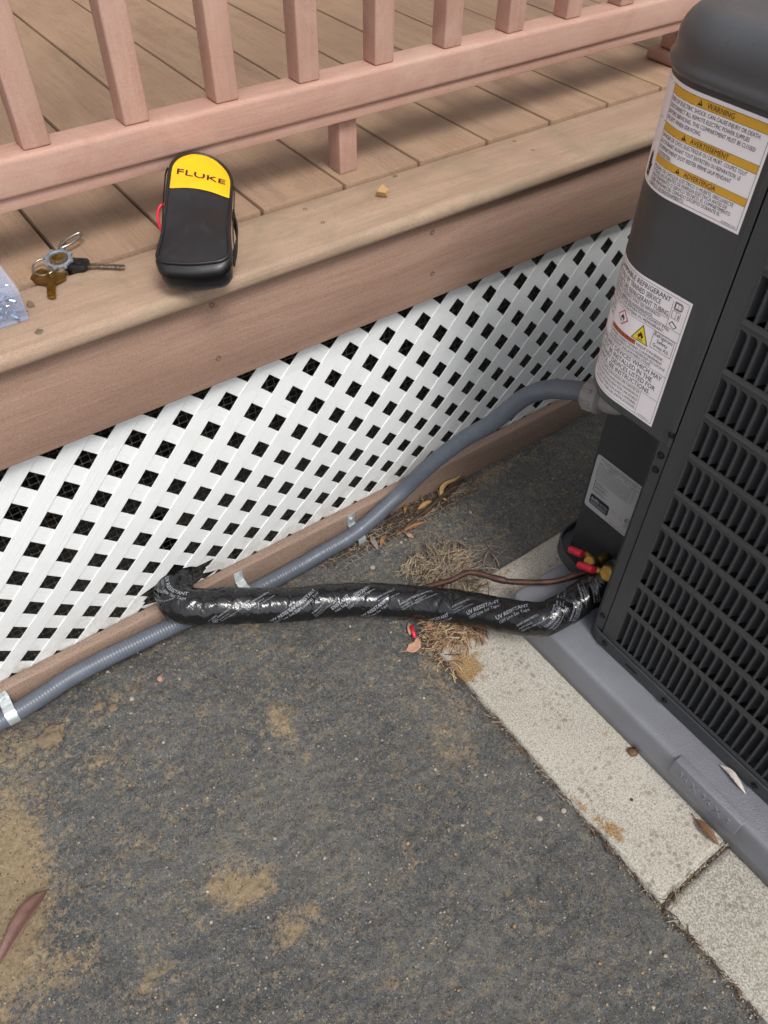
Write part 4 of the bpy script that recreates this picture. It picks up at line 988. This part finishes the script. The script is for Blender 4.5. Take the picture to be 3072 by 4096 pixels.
sm = [screw_mesh(.020), screw_mesh(.014)]
for q in range(44):
    o = bpy.data.objects.new('loose_screw', sm[q % 2]); C.objects.link(o); front = q % 2
    o.location = (random.uniform(-.60,-.522), random.uniform(.045,.092) if q < 26 else random.uniform(.106,.155), bZ+.0075+random.choice((0,.006,.012,.018)))
    o.rotation_euler = (random.uniform(0,6), random.uniform(-.25,.25), random.uniform(0,6.28))
    tag(o, 'small zinc hex head screw heaped inside the clear plastic box', 'screw', 'screws in the clear box')

# ================================================================== LITTER
def leaf(name, label, pts, wd, mat, z_up=.0, cup=.25, group=None, stem=0.0, n=18, flat=0.0):
    """pts: midrib control points in world space; wd: half width profile peak"""
    P = spline(pts, max(2, n//(len(pts)-1))); L = []; N_ = len(P); mb = MB()
    for i, p in enumerate(P):
        t = i/(N_-1); d = (P[min(N_-1,i+1)]-P[max(0,i-1)]).normalized(); s_ = Vector((-d.y, d.x, 0)).normalized()
        wv = wd*(max(0.02, math.sin(PI*min(1,max(0,t)))**.75*(1-.25*t)))*(1+.12*noise.noise(Vector((t*9, wd*1000, 2)))); up = Vector((0,0,1))
        row = [p + s_*(wv*q) + up*(cup*wv*abs(q)**1.6 + .0006*noise.noise(Vector((t*14, q*3, wd*900)))) for q in (-1,-.6,-.2,0,.2,.6,1)]
        L.append(row+[r_-up*.0005 for r_ in row[::-1]])
    mb.loft(L)
    t = thing(name, label, 'leaf', tuple(P[N_//2]), group)
    adopt_any(obj('leaf_blade', mb, mat, None, True), t)
    if stem:
        d = (P[0]-P[1]).normalized(); e = P[0]+d*stem*.5+Vector((0,0,.002)); mb = MB(); mb.tube([P[1], P[0], e, P[0]+d*stem+Vector((d.y,-d.x,0))*stem*.2+Vector((0,0,.001))], .0006, 6); adopt_any(obj('leaf_stem', mb, mat, None, True), t)
    return t
def leafmat(name, a, b, rough=.6): 
    m = M(name, rough, 0, a); n = m.noise(m.co, 90, 6, .7, .8); v = m.noise(m.map(300,300,60), 2, 4, .6); m.color(m.mix(m.rr(n, .38, .66), a, b)); m.bump(v, .3, .0008); return m.m
LRED = leafmat('leaf_red_brown', lin(112,80,70), lin(92,66,58), .5); LTAN = leafmat('leaf_tan', lin(190,156,104), lin(160,124,78)); LBRN = leafmat('leaf_brown', lin(122,88,56), lin(80,58,42))
LPAL = leafmat('leaf_pale', lin(212,204,196), lin(180,170,162)); LPNK = leafmat('leaf_dusty_pink', lin(186,146,120), lin(166,126,102)); LGRY = leafmat('leaf_grey', lin(140,126,116), lin(108,98,92))
LORG = leafmat('leaf_orange', lin(156,114,70), lin(124,88,56))
leaf('fallen_leaf', 'long reddish brown leaf lying on the sandy asphalt at the left picture edge', [(-.811,-.309,.004),(-.836,-.322,.012),(-.866,-.343,.014),(-.905,-.372,.008)], .0140, LRED, cup=.5)
leaf('fallen_leaf', 'curled tan leaf hooked on the wire mesh by the kickboard', [(.195,-.004,.010),(.170,.000-.010,.016),(.146,-.012,.020),(.128,-.020,.018),(.122,-.035,.010),(.128,-.046,.008)], .0052, LTAN, cup=.4)
leaf('fallen_leaf', 'round dusty pink leaf beside the small red tube on the asphalt', [(-.158,-.284,.004),(-.148,-.286,.005),(-.136,-.285,.006),(-.126,-.274,.006)], .0115, LPNK, cup=.15, stem=.014)
leaf('fallen_leaf', 'dusty pink leaf half under the small red tube', [(-.120,-.240,.005),(-.126,-.252,.006),(-.134,-.262,.005)], .006, LPNK, cup=.2)
leaf('fallen_leaf', 'dark brown curled leaf on the concrete against the grey pad', [(.0145,-.776,.016),(.0120,-.790,.020),(.0105,-.806,.020),(.0125,-.822,.015)], .0075, LBRN, cup=.7, stem=.01)
leaf('fallen_leaf', 'whitish dry leaf lying on the grey pad under the louvers', [(.0735,-.750,.079),(.0735,-.766,.083),(.0700,-.783,.083),(.0680,-.800,.079)], .0055, LPAL, cup=.6)
leaf('fallen_leaf', 'tan leaf on the concrete below the bare copper pipe', [(.024,-.262,.015),(.012,-.272,.017),(.000,-.283,.015)], .005, LPNK, cup=.3)
leaf('fallen_leaf', 'brown twisted leaf at the front edge of the wire litter', [(.055,-.063,.006),(.030,-.062,.010),(.008,-.060,.010),(-.018,-.058,.006)], .0055, LORG, cup=.5)
leaf('fallen_leaf', 'grey dry leaf hanging over the wire beside the lowest strap', [(-.062,-.035,.010),(-.064,-.050,.010),(-.066,-.068,.005)], .006, LGRY, cup=.3)
leaf('fallen_leaf', 'small brown leaf on the wire next to the grey dry leaf', [(-.035,-.048,.010),(-.046,-.054,.010),(-.058,-.064,.007)], .0048, LORG, cup=.3)
leaf('fallen_leaf', 'pale pointed leaf lying on the wire mesh litter', [(.060,-.030,.011),(.080,-.028,.013),(.098,-.027,.011)], .0058, LTAN, cup=.3)
leaf('fallen_leaf', 'little brown curl of leaf standing in the wire litter', [(.040,-.006,.012),(.038,-.016,.016),(.030,-.024,.012)], .004, LORG, cup=.5)
leaf('fallen_leaf', 'pink flake of leaf touching the twisted brown leaf', [(.004,-.066,.006),(.006,-.074,.007),(.010,-.082,.005)], .0052, LPNK, cup=.2)
mb = MB(); a, b = Vector((-.122,-.250,.0105)), Vector((-.131,-.272,.0080)); d = (b-a).normalized()
mb.lathe(a, d, [(0,.0022),(.0005,.0032),((b-a).length,.0034),((b-a).length,.0022),((b-a).length-.008,.0020)], 16)
tag(obj('plastic_tube', mb, REDCAP, None, True), 'small red plastic tube lying on the pink leaf', 'tube')

# wire mesh strip on the ground by the kickboard
mb = MB()
def gw(x, y): return .0075+.0035*noise.noise(Vector((x*18, y*40, 6)))
for i in range(int(.36/.0127)):
    x = -.145+i*.0127; mb.tube([(x+random.uniform(-.001,.001)+.002*q, -.004-.0125*q-.012*max(0,x)*q*.3, gw(x, -.0125*q)) for q in range(0, 6 if x < .12 else 4)], .00055, 5)
for q in range(1, 6): mb.tube([(-.15+.0127*i, -.004-.0125*q-.012*max(0,-.145+.0127*i)*q*.3+.0008*noise.noise(Vector((i*.7,q,1))), gw(-.15+.0127*i, -.0125*q)+.0006) for i in range(27)], .00055, 5)
tag(obj('wire_mesh', mb, GALV, None, True), 'strip of rusty wire mesh lying on the ground along the kickboard', 'wire mesh')

# straw, needles and litter: nobody could count these
def strands(name, label, cat, spots, mats, seed):
    random.seed(seed); mbs = [MB() for _ in mats]
    for (cx, cy, rx, ry, h, n, L0, L1, dirn, spread) in spots:
        for _ in range(n):
            a = random.uniform(0, 2*PI); rr_ = math.sqrt(random.random()); x = cx+rx*rr_*math.cos(a); y = cy+ry*rr_*math.sin(a)
            th = dirn+random.gauss(0, spread); L = random.uniform(L0, L1); z = .003+h*random.random()*(1-rr_*rr_)+.0005; cz = random.gauss(0, .3)
            bend = random.uniform(-.9,.9); P = []
            for q in range(5):
                t = q/4-.5; P.append((x+L*t*math.cos(th+bend*t), y+L*t*math.sin(th+bend*t), max(.0035, z+L*t*cz*.5+random.uniform(0,.001)) + (.012 if (x > -.11 and y < -.25) else 0)))
            random.choice(mbs).tube(P, random.uniform(.00035,.0009), 4)
    return mbs
STRAW = leafmat('dry_straw', lin(206,186,148), lin(170,150,116)); STRW2 = leafmat('grey_straw', lin(170,156,138), lin(134,120,104)); NEED = leafmat('pine_needle', lin(176,142,110), lin(138,106,82)); DARKL = leafmat('dark_litter', lin(84,64,48), lin(58,46,38))
def multi(name, mbs, mats):
    mb = MB(); idx = []
    for q, m_ in enumerate(mbs): idx += [q]*len(m_.f); mb.add(m_.v, m_.f)
    me = bpy.data.meshes.new(name); me.from_pydata(mb.v, [], mb.f)
    for m_ in mats: me.materials.append(m_)
    me.polygons.foreach_set('material_index', idx); return link(name, me, None, None, True)
G1 = [STRAW, STRW2, STRW2, STRW2, DARKL]
o = multi('dry_grass', strands('', '', '', [(.012,-.182,.052,.050,.030,520,.025,.06,.15,.9),(.03,-.19,.09,.07,.012,120,.03,.08,.4,1.4),(-.03,-.135,.03,.012,.01,40,.02,.05,.5,.4),(-.004,-.238,.040,.030,.012,180,.02,.05,.5,1.0)], G1, 3), G1)
stuff(tag(o, 'tuft of dry grey straw on the asphalt behind the black taped pipe', 'dry grass'))
G2 = [NEED, STRAW, NEED, DARKL]
o = multi('pine_needles', strands('', '', '', [(-.072,-.298,.050,.040,.010,330,.02,.05,-.35,.7),(-.045,-.325,.035,.025,.008,110,.02,.045,.9,.5),(-.115,-.335,.02,.04,.003,40,.01,.03,-.8,.8)], G2, 5), G2)
stuff(tag(o, 'reddish dry pine needles on the concrete corner below the black taped pipe', 'pine needles'))
G3 = [DARKL, STRW2, DARKL, LBRN]
o = multi('leaf_litter', strands('', '', '', [(.03,-.030,.16,.026,.007,700,.008,.03,0,1.6),(-.10,-.035,.08,.02,.004,160,.008,.02,0,1.6),(.10,-.035,.12,.020,.012,60,.04,.09,.25,.3)]
   + [(-.116, -.30-.055*q, .006, .03, .004, 16, .008, .022, -1.4, .5) for q in range(13)] + [(-.03+.0,-.8274,.08,.0010,.003,34,.005,.012,0,.2),(-.10,-.832,.02,.006,.004,12,.015,.03,.6,.5)], G3, 9), G3)
stuff(tag(o, 'dark dry leaf litter and twigs along the kickboard and slab edges', 'litter'))
mb = MB(); mb.tube(spline([(.165,-.024,.012),(.12,-.033,.015),(.075,-.044,.014),(.03,-.052,.013),(-.005,-.058,.008)], 8), .004, 8, True, lambda t: .0048-.002*t+.0008*math.sin(t*40))
tag(obj('dead_twig', mb, DARKL, None, True), 'dark dead twig lying across the wire mesh by the kickboard', 'twig')

# stones
def rock(seed, sub=2, amp=.28, flat=.7):
    bm = bmesh.new(); bmesh.ops.create_icosphere(bm, subdivisions=sub, radius=1)
    for v in bm.verts:
        f = 1+amp*fbm(v.co.x*1.3+seed*7, v.co.y*1.3, v.co.z*1.3, 3)*1.6; v.co = Vector((v.co.x*f, v.co.y*f*.85, v.co.z*f*flat))
    if sub > 2:
        for v in bm.verts: v.co *= 1+.16*fbm(v.co.x*5+seed, v.co.y*5, v.co.z*5, 3)
    me = bpy.data.meshes.new('pebble'); bm.to_mesh(me); bm.free(); return me
random.seed(21)
def put_rock(name, label, cat, x, y, r, mat, seed, sub=3, z=None, group=None, amp=.35, flat=.6):
    me = rock(seed, sub, amp, flat); o = link(name, me, mat, None, sub > 1); o.scale = (r,r,r); o.rotation_euler = (0,0,random.uniform(0,6))
    o.location = (x, y, (asph_z(x,y) if z is None else z)+r*flat*.55); tag(o, label, cat, group); return o
put_rock('mud_clod', 'largest flat brown lump of dried mud on the asphalt below the conduit', 'clod', -.721,-.084,.021, CLOD, 3, 4, None, None, .7, .45)
put_rock('mud_clod', 'brown mud lump beside the bent straw, right of the largest lump', 'clod', -.640,-.076,.0085, CLOD, 5, 3, None, None, .5, .5)
put_rock('mud_clod', 'small brown mud lump below the largest lump at left', 'clod', -.752,-.118,.0065, CLOD, 8, 3, None, None, .5, .5)
put_rock('mud_clod', 'crumbly mud patch lump right of the bent straw', 'clod', -.622,-.092,.008, CLOD, 9, 3, None, None, .6, .35)
put_rock('mud_clod', 'pinkish mud lump on the asphalt under the middle of the conduit', 'clod', -.535,-.082,.006, leafmat('pink_stone', lin(184,140,120), lin(150,112,96)), 11, 3)
put_rock('mud_clod', 'dark mud nugget at the edge of the round pink leaf', 'clod', -.122,-.219,.0085, DARKL, 12, 3, None, None, .5, .8)
put_rock('pebble', 'whitish stone on the dark asphalt close to the slab, left of the two', 'pebble', -.169,-.637,.0055, STONE, 14, 2)
put_rock('pebble', 'whitish stone on the dark asphalt close to the slab, right of the two', 'pebble', -.132,-.650,.0048, STONE, 15, 2)
put_rock('pebble', 'cream shell like stone in the rubble of the broken slab corner', 'pebble', -.100,-.318,.0050, STONE, 16, 2, .002)
put_rock('pebble', 'flat grey stone in the rubble by the round pink leaf', 'pebble', -.127,-.312,.0065, STONE2, 17, 2)
for q, (x, y, r, m_, lb) in enumerate(((-.060,-.072,.0055,STONE2,'grey pebble pair nearest the lowest strap, by the wire litter'),(-.098,-.094,.0055,STONE,'pale square pebble on the asphalt just below the wire litter'),(.035,-.115,.0055,STONE2,'grey pebble on the asphalt between wire litter and straw'),(-.052,-.128,.0060,STONE2,'oval grey pebble left of the straw tuft'),(-.015,-.074,.0040,STONE,'white little stone by the tip of the twisted brown leaf'),(-.590,-.092,.0050,STONE,'white pebble under the conduit right of the mud lumps'),(.148,-.092,.0045,STONE,'white pebble on the dark asphalt behind the straw'),(.095,-.140,.0060,STONE2,'greyish pebble at the right side of the straw tuft'),(-.140,-.115,.0050,STONE2,'grey pebble behind the black taped pipe near the second strap'))):
    put_rock('pebble', lb, 'pebble', x, y, r, m_, 30+q, 2)
# chips on the deck
put_rock('wood_chip', 'chunky tan wood chip on the weathered deck border', 'wood chip', .027,.058,.0120, LTAN, 47, 1, DZ-.002, None, 1.1, .85)
put_rock('dirt_crumb', 'round dirt crumb on the deck border below the brass key', 'crumb', -.501,.066,.0052, CLOD, 42, 2, DZ-.002, None, .4, .9)
put_rock('dirt_crumb', 'flattened dirt crumbs on the deck border right of the screw box', 'crumb', -.512,.006,.0055, CLOD, 43, 3, DZ-.002, None, .8, .18)
put_rock('dirt_crumb', 'tiny brown crumb on the border by the railing support block', 'crumb', .082,.100,.0040, CLOD, 44, 2, DZ-.002, None, .5, .6)
for q, (x, y, r, lb) in enumerate(((-.122,.098,.0050,'white paint fleck on the border board beside the black pouch'),(-.105,.175,.0050,'white paint fleck on the plank between pouch and support block'))):
    o = put_rock('paint_fleck', lb, 'fleck', x, y, r, LPAL, 50+q, 2, DZ-.0024, None, .8, .12)
# fine gravel: uncountable
random.seed(33)
protos = []
for q in range(6):
    me = rock(60+q, 1, .5, .7); protos.append(([tuple(v.co) for v in me.vertices], [tuple(p.vertices) for p in me.polygons])); bpy.data.meshes.remove(me)
gm = [MB() for _ in range(3)]
for q in range(15000):
    x = random.uniform(-1.0, .42); y = random.uniform(-1.02, .0)
    if x > -.118 and y < -.235: continue
    d = random.random()
    r = random.uniform(.0006,.0012) if d < .84 else random.uniform(.0012,.0022) if d < .985 else random.uniform(.0022,.0036)
    vv, ff = protos[q % 6]; a = random.uniform(0, 6); ca, sa = math.cos(a)*r, math.sin(a)*r; z = asph_z(x, y)+r*.25
    gm[random.choice((0,0,1,1,2))].add([(x+vx*ca-vy*sa, y+vx*sa+vy*ca, z+vz*r) for vx, vy, vz in vv], ff)
for q in range(420):                                      # grit in the slab edge and joint
    if q < 200: x = -.118+random.gauss(0,.004); y = random.uniform(-1.0,-.27)
    elif q < 330: x = random.uniform(-.11,.03); y = -.8268+random.gauss(0,.0012)
    else: x = random.gauss(-.105,.03); y = random.gauss(-.325,.025)
    r = random.uniform(.0007,.002); vv, ff = protos[q % 6]; z = (.0015 if q < 200 else .003)
    gm[random.choice((0,1,2))].add([(x+vx*r, y+vy*r, z+vz*r+ .002*random.random()) for vx, vy, vz in vv], ff)
GT = simple('grit_tan', lin(168,140,104), lin(130,106,78), .9, 200); mats = [STONE, STONE2, GT]
o = multi('loose_gravel', gm, mats); stuff(tag(o, 'loose pale grit and tiny stones scattered over the asphalt', 'gravel'))

put_rock('bark_chip', 'rough brown bark chip on the pale slab against the middle of the grey pad', 'bark chip', .018,-.648,.0080, LBRN, 71, 2, .0105, None, .8, .7)
put_rock('bark_chip', 'tiny dark bark crumb on the pale slab right of the long dry twig', 'bark chip', -.040,-.70,.0030, DARKL, 72, 2, .0115, None, .6, .6)
mb = MB(); mb.add([(-.108,-.8275,.004),(-.100,-.8240,.006),(-.088,-.8268,.010),(-.092,-.8290,.009),(-.108,-.8275,.006),(-.100,-.8240,.008),(-.088,-.8268,.012),(-.092,-.8290,.011)], [(0,3,2,1),(4,5,6,7),(0,1,5,4),(1,2,6,5),(2,3,7,6),(3,0,4,7)])
tag(obj('plastic_sliver', mb, KBLK), 'black plastic sliver stuck in the joint between the two slabs', 'plastic scrap')
